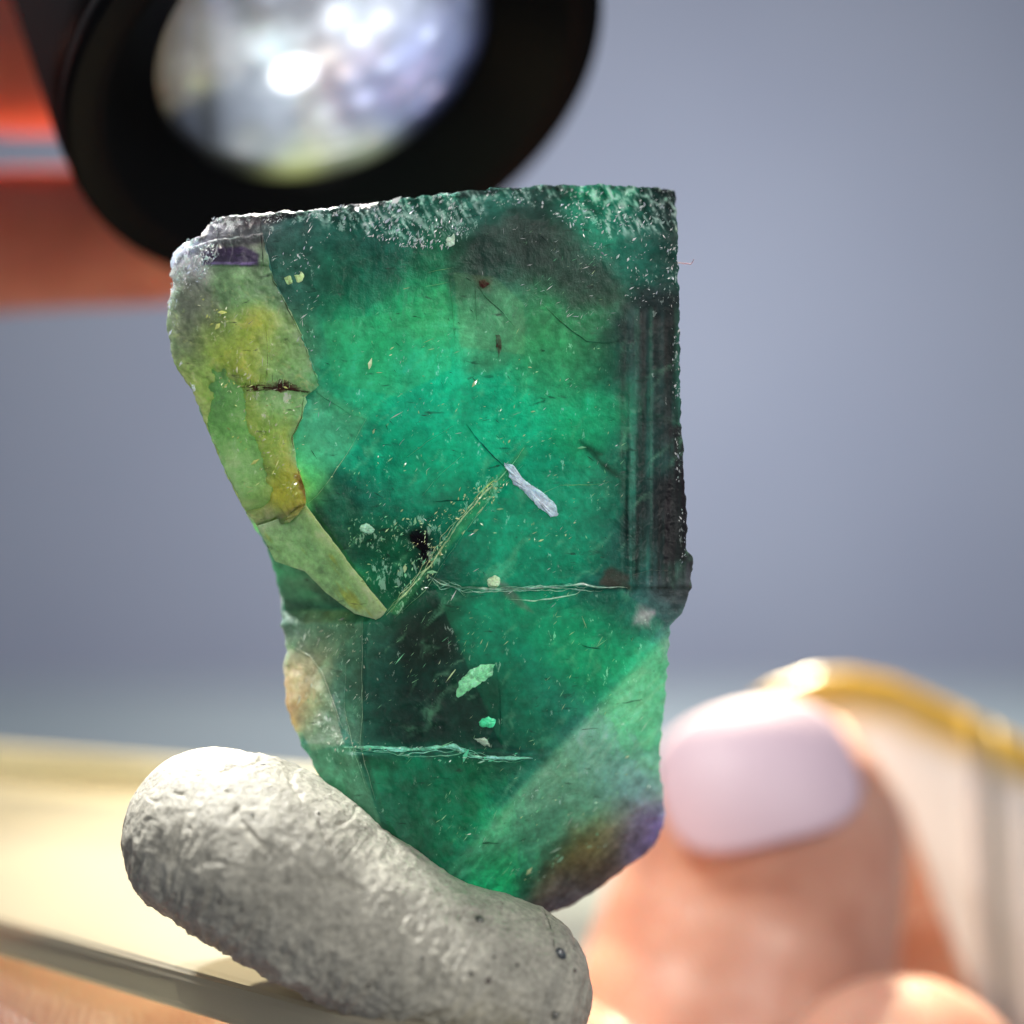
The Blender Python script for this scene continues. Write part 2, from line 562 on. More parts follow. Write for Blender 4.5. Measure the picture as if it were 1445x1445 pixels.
CP = [
 (300, 320, 62, 58, 72), (330, 318, 60, 50, 70), (262, 370, 130, 132, 148), (250, 345, 150, 152, 165), (322, 340, 86, 92, 92),
 (345, 345, 75, 85, 80), (335, 400, 80, 108, 84), (270, 430, 85, 92, 88), (252, 480, 92, 104, 84), (340, 490, 148, 166, 78),
 (310, 470, 118, 140, 84), (370, 470, 138, 146, 78), (330, 600, 150, 178, 96), (300, 570, 146, 176, 100), (275, 540, 118, 140, 88),
 (400, 480, 96, 128, 92), (420, 380, 66, 100, 74), (395, 420, 70, 96, 78), (400, 560, 94, 126, 92), (350, 660, 176, 206, 122),
 (325, 660, 180, 208, 130), (370, 620, 132, 160, 84), (400, 700, 168, 176, 76), (480, 340, 34, 76, 58), (430, 320, 60, 88, 76),
 (560, 330, 44, 88, 68), (470, 400, 34, 84, 58), (520, 400, 30, 88, 62), (480, 450, 40, 128, 82), (520, 480, 40, 160, 100),
 (560, 440, 44, 142, 88), (620, 440, 60, 146, 88), (620, 380, 40, 96, 62), (600, 520, 26, 142, 98), (600, 570, 12, 134, 98),
 (480, 540, 46, 146, 98), (460, 620, 66, 142, 104), (520, 660, 10, 126, 90), (560, 640, 8, 130, 92), (620, 650, 10, 130, 92),
 (680, 600, 24, 138, 98), (700, 310, 66, 106, 84), (700, 350, 36, 70, 54), (745, 330, 42, 62, 52), (770, 360, 54, 66, 58),
 (700, 390, 60, 78, 62), (760, 400, 66, 96, 66), (760, 440, 78, 136, 82), (700, 430, 92, 138, 94), (680, 470, 80, 132, 90),
 (830, 330, 52, 116, 86), (870, 300, 46, 108, 80), (900, 330, 42, 98, 74), (940, 320, 34, 62, 52), (948, 300, 22, 30, 32),
 (820, 400, 48, 72, 58), (840, 450, 70, 124, 76), (800, 500, 72, 134, 80), (840, 510, 60, 108, 70), (780, 540, 52, 122, 78),
 (820, 580, 30, 148, 96), (740, 580, 12, 142, 100), (860, 590, 42, 142, 90), (870, 560, 38, 116, 76), (900, 470, 34, 46, 48),
 (890, 520, 32, 52, 50), (925, 500, 34, 62, 54), (950, 500, 22, 30, 30), (930, 560, 30, 58, 52), (910, 620, 34, 66, 58),
 (945, 600, 34, 40, 42), (925, 650, 36, 66, 56), (950, 700, 34, 26, 34), (945, 760, 34, 26, 34), (915, 740, 34, 58, 52),
 (930, 720, 32, 34, 40), (880, 650, 30, 112, 78), (860, 720, 26, 116, 82), (895, 770, 36, 92, 72), (700, 700, 8, 118, 84),
 (760, 680, 6, 122, 86), (800, 760, 6, 120, 84), (740, 780, 6, 116, 82), (660, 780, 14, 106, 76), (500, 720, 32, 78, 62),
 (470, 730, 34, 62, 54), (560, 700, 14, 108, 78), (560, 770, 20, 72, 50), (620, 720, 22, 98, 70), (600, 800, 20, 60, 46),
 (430, 760, 120, 166, 118), (400, 740, 138, 182, 128), (385, 780, 110, 146, 110), (440, 830, 92, 114, 82), (410, 850, 78, 96, 78), (430, 900, 80, 98, 84), (480, 880, 74, 100, 76),
 (410, 920, 112, 110, 96), (570, 830, 26, 86, 54), (520, 900, 44, 84, 66), (600, 900, 26, 44, 36), (570, 950, 22, 60, 46), (600, 870, 28, 56, 42),
 (620, 960, 28, 62, 46), (560, 1000, 26, 58, 46), (520, 960, 46, 82, 66), (680, 880, 8, 106, 76), (760, 880, 6, 116, 82),
 (720, 940, 10, 102, 72), (700, 985, 20, 66, 48), (640, 1010, 24, 56, 42), (710, 1040, 18, 66, 50), (760, 1000, 22, 96, 70), (800, 930, 18, 110, 78),
 (850, 900, 22, 112, 80), (880, 850, 34, 92, 74), (950, 830, 64, 66, 70), (925, 870, 72, 92, 84), (850, 990, 44, 114, 84), (900, 960, 62, 146, 104), (930, 950, 74, 176, 124),
 (925, 1020, 84, 176, 132), (900, 1030, 78, 148, 110), (860, 1060, 72, 132, 98), (800, 1070, 54, 106, 78), (760, 1110, 56, 116, 84), (830, 1120, 84, 134, 102), (890, 1100, 104, 138, 116),
 (920, 1110, 122, 134, 128), (925, 1160, 112, 98, 142), (900, 1190, 104, 92, 134), (870, 1160, 112, 118, 92), (840, 1180, 108, 114, 72), (820, 1200, 96, 84, 50), (850, 1220, 88, 74, 72),
 (790, 1230, 84, 78, 50), (810, 1260, 84, 80, 96), (760, 1200, 66, 112, 76), (700, 1200, 44, 126, 84), (740, 1160, 62, 124, 88), (650, 1180, 20, 110, 74), (600, 1120, 16, 108, 72), (680, 1110, 16, 102, 70),
 (640, 1090, 16, 96, 68), (540, 1110, 22, 96, 68), (560, 1170, 36, 82, 58), (580, 1220, 54, 58, 42), (620, 1230, 26, 98, 66), (680, 1240, 50, 140, 94), (480, 1040, 58, 98, 78), (500, 1000, 52, 92, 72),
 (440, 960, 120, 122, 106), (415, 960, 150, 138, 118), (412, 1000, 186, 144, 104), (450, 1030, 88, 108, 88), (450, 1080, 66, 122, 90), (490, 1110, 62, 114, 84), (520, 1150, 58, 100, 76), (545, 1210, 66, 82, 58),
]
CPa = np.array(CP, float)
GAIN = 2.15


def blend_colors(px, py, sig=26, cool=1.0):
    shp = px.shape
    x = px.ravel(); y = py.ravel()
    wx = x + 16 * fbm(x, y, 46, 3, 71); wy = y + 16 * fbm(x, y, 46, 3, 72)
    lc = lin(CPa[:, 2:])
    num = np.zeros((len(x), 3)); den = np.zeros(len(x))
    for i in range(len(CPa)):
        d2 = (wx - CPa[i, 0]) ** 2 + (wy - CPa[i, 1]) ** 2
        w = np.exp(-d2 / (2 * sig * sig)) + 1e-5 / (1 + d2 / 900.) ** 2
        num += w[:, None] * np.sqrt(lc[i])[None]; den += w
    c = (num / den[:, None]) ** 2
    c = c.reshape(*shp, 3)
    g = np.clip((c[..., 1] - np.maximum(c[..., 0], c[..., 2] * .9)) / (c[..., 1] + 1e-4) * 2.2, 0, 1)
    c[..., 2] *= 1 + .27 * g * cool
    c[..., 0] *= 1 - .42 * g * cool
    return c


def softclip(c):
    mx = c.max(-1, keepdims=True)
    lim = np.where(mx > .55, .55 + .38 * (1 - np.exp(-(mx - .55) / .38)), mx)
    return np.maximum(c / np.maximum(mx, 1e-5) * lim, .003)


def over(c, rgb, m):
    return c * (1 - m[..., None]) + lin(rgb) * m[..., None]


def body_color(px, py):
    c = blend_colors(px, py)
    n1 = fbm(px, py, 14, 4, 81); n2 = fbm(px, py, 5, 2, 82)
    core_ = smooth(120, 20, line_d(px, py, [(560, 480), (640, 620), (800, 600), (760, 760), (740, 900)]))
    c = c * (1 + (.30 - .20 * core_) * n1 + (.16 - .08 * core_) * n2)[..., None]
    w = 10 * fbm(px, py, 30, 3, 83); w2 = 4 * fbm(px, py, 10, 3, 84)
    c = c * (1 + .22 * core_)[..., None]  # inner glow painted in: core colour brightened
    # purple growth zone along the broken top left
    m = smooth(3, -3, poly_sd(px, py + w2, [(300, 312), (375, 303), (440, 300), (400, 312), (330, 324)]))
    c = over(c, (24, 16, 28), m * .85)
    # smoky grey zone under the broken top edge: a bent dark band
    z = poly_sd(px + w, py + w, [(640, 335), (690, 312), (755, 294), (790, 306), (830, 350), (872, 398), (880, 430), (800, 440), (770, 400), (730, 372), (690, 392), (650, 420), (630, 390)])
    c = over(c, (46, 58, 52), smooth(16, -18, z) * .6)
    # dark purplish selvage on the right, striated vertically
    rs = smooth(872, 880, px + .25 * w2) * smooth(428, 440, py) * smooth(850, 800, py)
    st = fbm(px, py * .03, 5, 3, 85)
    c = over(c, (44, 92, 78), rs * .45 * smooth(.0, .5, fbm(px, py * .02, 9, 3, 421)))
    c = c * (1 - rs * (.05 + .75 * np.clip(st * 1.4, -.9, 1)))[..., None]
    m = smooth(4, -4, poly_sd(px + w2, py + w, [(944, 600), (965, 600), (969, 700), (972, 790), (936, 796), (940, 700), (950, 660)]))
    c = over(c, (30, 20, 30), m * .75)
    # green wedge below the diagonal cleavage: its upper part paler
    m = smooth(5, -5, poly_sd(px, py, [(450, 545), (518, 590), (500, 628), (432, 714), (420, 640), (430, 590)]))
    c = over(c, (78, 142, 104), m * .45 * (1 + .3 * n1))
    # paler crystal between the two diagonal cleavages
    m = smooth(3, -3, poly_sd(px, py, [(560, 868), (612, 800), (690, 705), (745, 640), (740, 628), (680, 695), (610, 788), (545, 862)]))
    c = over(c, (70, 140, 92), m * .35)
    # darker zones with straight crystal edges
    m = smooth(6, -8, poly_sd(px + .6 * w, py, [(560, 872), (640, 840), (660, 950), (702, 960), (706, 1050), (500, 1052), (512, 900)]))
    c = c * (1 - .22 * m[..., None])
    for (poly, rgb, soft, k) in [
            ([(844, 826), (852, 806), (866, 800), (888, 814), (888, 830), (862, 832)], (66, 62, 54), 4, .85),
            ([(893, 880), (902, 856), (922, 862), (916, 884)], (150, 126, 140), 7, .8),
            ([(816, 620), (832, 628), (850, 640), (842, 645), (826, 636)], (8, 54, 38), 5, .9),
            ([(836, 642), (856, 654), (872, 668), (884, 680), (866, 672), (848, 658)], (8, 54, 38), 5, .9),
            ([(702, 822), (714, 822), (732, 842), (752, 864), (736, 858), (714, 842)], (96, 100, 98), 3, .8),
            ([(560, 752), (600, 744), (612, 770), (606, 800), (590, 800), (585, 772)], (16, 14, 20), 8, .9),
            ([(505, 744), (530, 740), (560, 760), (520, 780), (480, 770)], (20, 48, 38), 14, .5),
            ([(668, 390), (694, 392), (690, 410), (676, 408)], (64, 34, 34), 5, .8),
            ([(560, 880), (640, 870), (650, 930), (560, 940)], (24, 40, 32), 16, .6),
            ([(440, 700), (470, 740), (500, 790), (470, 770), (440, 730)], (26, 44, 40), 8, .7),
            ([(640, 1060), (690, 1065), (690, 1100), (640, 1110)], (14, 70, 50), 12, .5),
            ([(470, 1062), (560, 1068), (560, 1085), (480, 1084)], (20, 40, 32), 8, .6)]:
        m = smooth(soft, -soft, poly_sd(px + w2, py + w2, poly))
        c = over(c, rgb, m * k * np.clip(1 + .5 * n1, 0, 1.1))
    # light grain of veils in lower right slope
    sl = smooth(-6, 14, side(px, py, (600, 1255), (968, 862)))
    a, b = rot(px, py, -42)
    a = a + 18 * fbm(px, py, 60, 3, 413); b = b + 18 * fbm(px, py, 55, 3, 414)
    fib = ridged(a * .22, b, 13, 4, 86)
    c = c * (1 + sl * (fib - .62) * .7)[..., None]
    c = over(c, (146, 190, 162), np.clip(sl * (.42 + .35 * smooth(.6, .95, fib)) * smooth(1250, 1110, py + .4 * (px - 700)), 0, 1))
    # veils elsewhere in the green core
    a, b = rot(px, py, -50)
    a = a + 26 * fbm(px, py, 70, 3, 411); b = b + 26 * fbm(px, py, 60, 4, 412)
    fib = ridged(a * .22 + 31, b, 27, 5, 87)
    core = smooth(420, 520, py) * (1 - sl)
    c = over(c, (120, 180, 145), np.clip(core * smooth(.78, .95, fib) * .22, 0, 1))
    # fractured, whitish broken top
    top = np.interp(px, [250, 400, 560, 640, 700, 780, 860, 960], [330, 318, 350, 345, 300, 292, 345, 340])
    tb = smooth(0, 34, top - py)
    a, b = rot(px, py, 62)
    ch = ridged(a * .4, b, 8, 3, 88)
    c = over(c, (168, 190, 184), np.clip(tb * smooth(.70, .92, ch) * .8, 0, 1))
    c = c * (1 - .45 * tb * smooth(.6, .4, ch))[..., None]
    # thin dark purple rim along the broken top
    ty = np.interp(px, [p[0] for p in OUT_T], [p[1] for p in OUT_T])
    m = smooth(9, 5, py - ty + w2) * (0.35 + .65 * smooth(.0, .3, fbm(px, px * 0, 30, 3, 89)))
    c = over(c, (20, 14, 24), m * .8)
    # faces of the stepped lower left with straight edges
    for poly, rgb, k in [([(398, 850), (512, 868), (512, 1060), (470, 1010), (410, 915)], (88, 112, 96), .35),
                         ([(408, 914), (440, 928), (470, 990), (486, 1050), (440, 1060), (408, 1000)], (150, 148, 130), .4),
                         ([(430, 1050), (500, 1054), (556, 1215), (520, 1190), (450, 1095)], (92, 136, 112), .5),
                         ([(512, 1070), (745, 1074), (690, 1130), (600, 1240), (560, 1200), (530, 1120)], (14, 104, 70), .35),
                         ([(640, 384), (700, 392), (740, 430), (740, 500), (650, 490)], (96, 138, 100), .30),
                         ([(455, 455), (560, 440), (630, 400), (636, 520), (560, 560), (470, 540)], (66, 160, 108), .30),
                         ([(610, 820), (880, 835), (940, 880), (760, 1060), (706, 1050), (660, 940)], (14, 112, 80), .30)]:
        m = smooth(1.5, -1.5, poly_sd(px + .5 * w2, py + .5 * w2, poly))
        c = over(c, rgb, m * k)
    lum = c @ np.array([.25, .6, .15])
    c = c * (np.clip(lum / .13, .05, 3) ** .20)[..., None]
    return softclip(c * GAIN * 1.12)


crystal = empty('fluorite_crystal', P(700, 1300, 4))
tag(crystal, 'translucent green and purple fluorite crystal standing upright in grey putty', 'crystal')
CR_INV = None


def child(o):
    """keep the world place of a mesh built in world coordinates under the crystal's empty"""
    o.parent = crystal
    o.matrix_parent_inverse = Matrix.Translation(-Vector(crystal.location))
    return o


body = child(relief('body', (OUT_T, OUT_R, OUT_B, OUT_L), 300, 420, depth, body_color, 8.0, M_crystal, None,
                    rag=3.0, seed=3, shrink=.80, layers=10, wob=1.6))

# --- cleavage veils inside the stone
def veil_mat():
    t = NT('veil')
    n = t.noise(t.coords(scale=(1, 1, 1.5), rotz=(0, .9, 0)), 240, 8, .74, 1.0)
    a = t.ramp(n, [(.42, .04), (.56, .30), (.68, .85)])
    p = t.principled(Base_Color=(.42, .85, .62), Roughness=.2, Coat_Weight=.5, Normal=t.bump(n, .5, .0003))
    tr = t.n('ShaderNodeBsdfTranslucent'); tr.inputs[0].default_value = (.35, .85, .6, 1)
    m = t.n('ShaderNodeMixShader'); m.inputs[0].default_value = .5
    t.l(p.outputs[0], m.inputs[1]); t.l(tr.outputs[0], m.inputs[2])
    tp = t.n('ShaderNodeBsdfTransparent')
    m2 = t.n('ShaderNodeMixShader'); t.l(a, m2.inputs[0])
    t.l(tp.outputs[0], m2.inputs[1]); t.l(m.outputs[0], m2.inputs[2])
    return t.done(m2.outputs[0])


M_veil = veil_mat()


def veil(q, seed):
    nu = nv = 26
    q = [np.array(c, float) for c in q]
    V = []
    for lay in (0, .05):
        for i in range(nv):
            for j in range(nu):
                u, v = j / (nu - 1), i / (nv - 1)
                p = (1 - v) * ((1 - u) * q[0] + u * q[1]) + v * ((1 - u) * q[3] + u * q[2])
                h = .18 * float(fbm(np.array([p[0]]), np.array([p[1]]), 60, 3, seed)[0])
                V.append(P(p[0], p[1], p[2] + h + lay))
    F = gridfaces(nv, nu).tolist() + gridfaces(nv, nu, nu * nv).tolist()
    idx = np.arange(nv * nu).reshape(nv, nu)
    loop = np.r_[idx[0, :-1], idx[:-1, -1], idx[-1, :0:-1], idx[:0:-1, 0]].tolist()
    for k in range(len(loop)):
        a, b = loop[k], loop[(k + 1) % len(loop)]
        F.append([a, b, b + nu * nv, a + nu * nv])
    o = mesh_obj('veil', V, F, M_veil, None, True)
    fix_normals(o)
    return child(o)


veil([(470, 420, 3.5), (640, 400, 1.2), (620, 640, 1.4), (450, 620, 4.5)], 601)
veil([(640, 520, 1.2), (860, 480, 4.5), (850, 640, 4.0), (620, 700, 1.5)], 602)
veil([(560, 820, 1.5), (740, 700, 3.0), (860, 800, 5.0), (660, 980, 2.2)], 603)
veil([(540, 900, 4.2), (700, 880, 1.4), (740, 1060, 1.6), (540, 1040, 5.0)], 604)
veil([(560, 1090, 1.8), (780, 1010, 4.0), (800, 1140, 5.5), (640, 1220, 2.5)], 605)
veil([(700, 360, 1.4), (850, 330, 4.0), (850, 470, 2.5), (690, 500, 3.5)], 606)

# --- yellow green fragment on the left
FR_T = [(262, 350), (300, 338), (335, 334), (371, 330)]
FR_R = [(371, 330), (378, 366), (386, 396), (404, 430), (424, 470), (438, 508), (451, 544), (432, 560), (428, 590), (413, 615),
        (418, 655), (430, 690), (432, 712)]
FR_B = [(432, 712), (420, 728), (408, 738), (392, 734), (372, 737), (362, 742)]
FR_L = [(262, 350), (246, 366), (240, 384), (246, 402), (239, 425), (235, 458), (241, 494), (250, 522), (268, 546), (280, 572),
        (290, 598), (303, 630), (314, 656), (330, 692), (347, 722), (362, 742)]


def fr_depth(px, py):
    d = -0.42 + smooth(345, 236, px - (py - 400) * .28 * (py > 400)) * 1.1
    d = d + .16 * fbm(px, py, 46, 4, 91) + .05 * fbm(px, py, 10, 3, 92)
    d = d + np.floor(fbm(px, py, 60, 3, 93) * 4) / 4 * .16
    # long cleavage face on the lower left
    m = smooth(-4, 4, side(px, py, (270, 545), (410, 735)))
    d = d + m * .10 * np.clip(side(px, py, (270, 545), (410, 735)) * .06, 0, 3)
    # shelf at the purple band
    d = d - smooth(376, 372, py) * smooth(290, 300, px) * .12
    return d


def fr_color(px, py):
    c = blend_colors(px, py, 20, 0.0)
    c = c * np.array([1.85, 1.82, 1.35]) + .02
    n1 = fbm(px, py, 12, 4, 94); n2 = fbm(px, py, 4.5, 2, 95)
    c = c * (1 + .34 * n1 + .2 * n2)[..., None]
    w = 4 * fbm(px, py, 10, 3, 96)
    c = over(c, (46, 22, 66), smooth(4, -3, poly_sd(px, py + w, [(286, 356), (300, 350), (350, 348), (366, 358), (364, 375), (286, 373)])) * .85)
    c = over(c, (150, 128, 180), smooth(2, -2, np.abs(py - 372 + w * .3) - 1.2) * smooth(286, 300, px) * smooth(366, 350, px) * .8)
    c = over(c, (196, 220, 140), smooth(4, -4, poly_sd(px + w, py, [(262, 548), (288, 560), (345, 640), (392, 730), (350, 742), (300, 640)])) * .55)
    m = smooth(20, 8, py - np.interp(px, [236, 262, 300, 371], [372, 350, 338, 330]) + w)
    c = over(c, (40, 34, 48), m * .8)
    a, b = rot(px, py, 30)
    c = over(c, (214, 222, 150), np.clip(smooth(.82, .95, ridged(a * .5, b, 12, 3, 97)) * .4 * smooth(380, 460, py), 0, 1))
    # iron stain on the lower right edge
    m = smooth(26, 4, line_d(px, py, [(418, 600), (410, 640), (426, 705), (405, 728)]) + 2 * w)
    c = over(c, (104, 72, 34), m * .5)
    m = smooth(9, 1, line_d(px, py, [(420, 672), (436, 712)]) + w)
    c = over(c, (92, 34, 24), m * .8)
    m = smooth(22, 4, line_d(px, py, [(385, 700), (412, 722), (425, 716)]) + 2 * w)
    c = over(c, (176, 160, 44), m * .5)
    # smoky left rim
    m = smooth(0, 1, fbm(px, py, 40, 3, 98) + smooth(300, 250, px)) * smooth(545, 500, py) * smooth(380, 420, py)
    c = over(c, (74, 78, 78), m * .45)
    m = smooth(310, 255, px) * smooth(395, 360, py)
    c = over(c, (112, 112, 128), m * .7 * smooth(.2, .7, ridged(px, py, 12, 3, 99)))  # pale sparkle highlights painted into the top left corner
    return softclip(c * GAIN * 1.2)


frag = child(relief('side_fragment', (FR_T, FR_R, FR_B, FR_L), 130, 260, fr_depth, fr_color, 3.2, M_pale, None,
                    rag=2.6, seed=13, shrink=.88, layers=6, wob=.8))
frag['label'] = 'yellow green broken fragment'

# --- bright wedge blade under the fragment
WD_T = [(362, 742), (392, 732), (410, 736), (431, 712)]
WD_R = [(431, 712), (470, 764), (500, 804), (525, 835), (546, 860)]
WD_B = [(530, 874), (536, 872), (541, 868), (546, 860)]
WD_L = [(362, 742), (388, 792), (430, 806), (462, 838), (500, 866), (530, 874)]


def wd_depth(px, py):
    r = side(px, py, (431, 712), (546, 860))
    return -0.36 + np.abs(r) * .010 + .05 * fbm(px, py, 18, 3, 101) + .02 * fbm(*[a for a in rot(px, py, 52)], 6, 2, 102)


def wd_color(px, py):
    a, b = rot(px, py, 52)
    n = fbm(a * .25, b, 10, 4, 103)
    n2 = fbm(px, py, 7, 3, 104)
    c = lin((176, 216, 146)) * np.ones(px.shape + (1,))
    c = c * (1 + .5 * n + .35 * n2)[..., None]
    c = over(c, (188, 184, 40), smooth(.10, .45, fbm(a * .2, b, 13, 3, 105)) * .75)
    c = over(c, (70, 112, 88), smooth(4, 34, np.abs(side(px, py, (431, 712), (546, 860)))) * .45)
    c = over(c, (190, 232, 130), smooth(7, 2, line_d(px, py, [(431, 712), (546, 860)])) * .7)
    return softclip(c * GAIN * 1.05)


blade = child(relief('cleavage_blade', (WD_T, WD_R, WD_B, WD_L), 60, 90, wd_depth, wd_color, 3.5, M_pale, None,
                     rag=1.2, seed=23, shrink=.9, layers=4, wob=.3))
blade['label'] = 'pale green blade with yellow streaks'


# --- generic little inclusions: closed plates and ribbons sitting in the surface
_m = {}


def cm(rgb, rough=.35):
    k = (rgb, rough)
    if k not in _m:
        t = NT('inclusion')
        n = t.noise(t.coords(), 5200, 4, .65)
        base = lin(rgb)
        col = t.mix(tuple(base * .6), tuple(np.minimum(base * 1.7, .95)), t.ramp(n, [(.35, 0), (.65, 1)]))
        nb = t.bump(n, .5, .00005)
        _m[k] = t.done(t.principled(Base_Color=col, Roughness=rough, Coat_Weight=.5, Coat_Roughness=.12,
                                    Subsurface_Weight=.3, Subsurface_Scale=.0003, Normal=nb).outputs[0])
    return _m[k]


def local_color(x, y):
    x = np.atleast_1d(np.asarray(x, float)); y = np.atleast_1d(np.asarray(y, float))
    c = body_color(x, y)
    f = poly_sd(x, y, FR_T + FR_R[1:] + FR_B[1:] + FR_L[::-1][1:-1]) < 0
    if f.any(): c[f] = fr_color(x[f], y[f])
    return c


def inc_mat():
    t = NT('inclusion_blend')
    att = t.n('ShaderNodeVertexColor'); att.layer_name = 'Col'
    n = t.noise(t.coords(), 4200, 4, .7)
    col = t.mix(att.outputs[0], t.ramp(n, [(.32, .5), (.5, 1.0), (.7, 1.6)]), .8, 'MULTIPLY')
    nb = t.bump(n, .6, .00006)
    return t.done(t.principled(Base_Color=col, Roughness=.4, Coat_Weight=.25, Coat_Roughness=.12,
                               Subsurface_Weight=.3, Subsurface_Scale=.0004, Normal=nb).outputs[0])


M_inc = inc_mat()
M_inc_dark = inc_mat()
for _n in M_inc_dark.node_tree.nodes:
    if _n.type == 'BSDF_PRINCIPLED':
        _n.inputs['Coat Weight'].default_value = 0; _n.inputs['Specular IOR Level'].default_value = .05; _n.inputs['Roughness'].default_value = .7


def surf(px, py):
    x = np.array([px], float); y = np.array([py], float)
    d = depth(x, y)[0]
    if poly_sd(x, y, FR_T + FR_R[1:] + FR_B[1:] + FR_L[::-1][1:-1])[0] < 0:
        d = min(d, fr_depth(x, y)[0])
    if poly_sd(x, y, WD_T + WD_R[1:] + WD_B[::-1][1:] + WD_L[::-1][1:-1])[0] < 0:
        d = min(d, wd_depth(x, y)[0])
    return d


def ribbon(name, pts, w, rgb, proud=.035, rough=.35, jit=1.2, taper=True, seed=0, mat=None):
    """an irregular crack filling: a low ridge following the surface"""
    L = float(np.sum(np.hypot(*np.diff(np.asarray(pts, float), axis=0).T)))
    n = max(6, int(L / 3.5))
    p = resample(pts, n)
    t = np.gradient(p, axis=0); t /= np.linalg.norm(t, axis=1)[:, None] + 1e-9
    nr = np.stack([-t[:, 1], t[:, 0]], -1)
    i = np.arange(n)
    p = p + nr * (jit * fbm(i * 3.5, i * 0. + seed * 9, 16, 3, seed))[:, None]
    ww = w * (.75 + .7 * fbm(i * 3.5, i * 0. + 5, 9, 3, seed + 7))
    ww = np.clip(ww, w * .2, w * 2)
    if taper:
        e = np.minimum(i, n - 1 - i) / max(1, min(10, n / 3))
        ww = ww * np.clip(e + .12, 0, 1)
    V = []; F = []
    for k in range(n):
        h = ww[k] / 2
        a = p[k] - nr[k] * h; b = p[k] + nr[k] * h
        da, db, dc = surf(*a), surf(*b), surf(*p[k])
        V += [P(*a, da + .05), P(*a, da - proud * .6), P(*p[k], dc - proud), P(*b, db - proud * .6), P(*b, db + .05)]
    loc = local_color(p[:, 0], p[:, 1])
    vis = smooth(-.45, .15, fbm(i * 3.5, i * 0. + 2, 22, 3, seed + 91))
    vis = (.25 if sum(rgb) > 240 else .6) + (.75 if sum(rgb) > 240 else .4) * vis
    full = lin(rgb)[None] * (1 + .3 * fbm(i * 3.5, i * 0. + 4, 8, 2, seed + 95))[:, None] * (1.25 if sum(rgb) > 360 else 1.0)
    C = np.empty((n, 5, 3))
    for q, e in enumerate((0, .35, 1, .35, 0)):
        C[:, q] = loc * (1 - (vis * e)[:, None]) + full * (vis * e)[:, None]
    for k in range(n - 1):
        o = k * 5
        for j in range(5):
            F.append([o + j, o + (j + 1) % 5, o + 5 + (j + 1) % 5, o + 5 + j])
    F.append([4, 3, 2, 1, 0]); o = (n - 1) * 5; F.append([o, o + 1, o + 2, o + 3, o + 4])
    ob = mesh_obj(name, V, F, M_inc if sum(rgb) > 240 else M_inc_dark, None, False, np.clip(C.reshape(-1, 3), .002, .95))
    fix_normals(ob)
    return child(ob)


def plate(name, poly, rgb, proud=.05, rough=.3, step=2.4, jag=3.0, seed=0, mat=None):
    """small solid plate with a rough outline and dented face"""
    p = np.asarray(poly + [poly[0]], float)
    L = float(np.sum(np.hypot(*np.diff(p, axis=0).T)))
    n = max(8, int(L / step))
    q = resample(p, n + 1)[:-1]
    i = np.arange(n)
    q = q + np.stack([fbm(i * 5., i * 0. + seed, 11, 2, seed), fbm(i * 5., i * 0. + seed + 3, 11, 2, seed + 1)], -1) * jag
    c = q.mean(0)
    V = []; F = []
    rings = [(1, .05), (1, -proud * .5), (.66, -proud), (.33, -proud * 1.1)]
    for s, pr in rings:
        for k in range(n):
            x, y = c + (q[k] - c) * s
            V.append(P(x, y, surf(x, y) + pr + (0.0 if pr > 0 else .012 * math.sin(x * 1.7 + y * 2.3))))
    V.append(P(c[0], c[1], surf(*c) - proud * 1.1))
    qs = np.concatenate([c + (q - c) * s for s, _ in rings] + [c[None]])
    loc = local_color(qs[:, 0], qs[:, 1])
    e = np.concatenate([np.full(n, v) for v in (.45, .8, 1, 1)] + [np.ones(1)]) * np.clip(.95 + .5 * fbm(qs[:, 0], qs[:, 1], 9, 3, seed), .2, 1)
    C = loc * (1 - e[:, None]) + lin(rgb)[None] * (1.15 if sum(rgb) > 360 else 1) * e[:, None]
    for r in range(3):
        for k in range(n):
            F.append([r * n + k, r * n + (k + 1) % n, (r + 1) * n + (k + 1) % n, (r + 1) * n + k])
    F += [[3 * n + k, 3 * n + (k + 1) % n, 4 * n] for k in range(n)]
    F.append(list(range(n))[::-1])
    ob = mesh_obj(name, V, F, M_inc if sum(rgb) > 240 else M_inc_dark, None, False, np.clip(C, .002, .95))
    fix_normals(ob)
    return child(ob)


pale = (206, 240, 204); teal = (150, 255, 205); dark = (14, 30, 26); brown = (40, 22, 22)
# long cleavage traces
ribbon('crack', [(604, 812), (622, 824), (645, 829), (700, 831), (742, 831), (768, 828), (790, 829), (820, 824), (842, 829), (886, 829)], 3.6, pale, seed=1)['label'] = 'pale green horizontal crack'
ribbon('crack', [(716, 846), (755, 848), (790, 843), (812, 839), (828, 828)], 2.4, pale, seed=2)
ribbon('crack', [(545, 868), (572, 838), (612, 792), (642, 746), (680, 700), (712, 668), (740, 632)], 2.6, (216, 236, 170), seed=3, jit=2)['label'] = 'thin pale diagonal crack'
ribbon('crack', [(556, 872), (600, 834), (622, 800), (650, 758), (690, 706), (738, 655)], 1.1, (140, 190, 140), seed=4)
ribbon('crack', [(668, 706), (684, 690), (700, 676)], 2.6, (206, 214, 110), seed=5)
ribbon('crack', [(486, 1054), (520, 1054), (560, 1057), (600, 1057), (640, 1052), (655, 1060), (668, 1068), (710, 1070), (752, 1070)], 6.6, teal, seed=6, jit=1.2)['label'] = 'bright teal horizontal crack'
ribbon('crack', [(560, 1066), (600, 1068), (636, 1066), (660, 1060)], 2.4, (120, 200, 160), seed=7, jit=2)
ribbon('crack', [(437, 545), (455, 560), (480, 576), (500, 586), (516, 592)], 1.2, (30, 60, 46), seed=8)
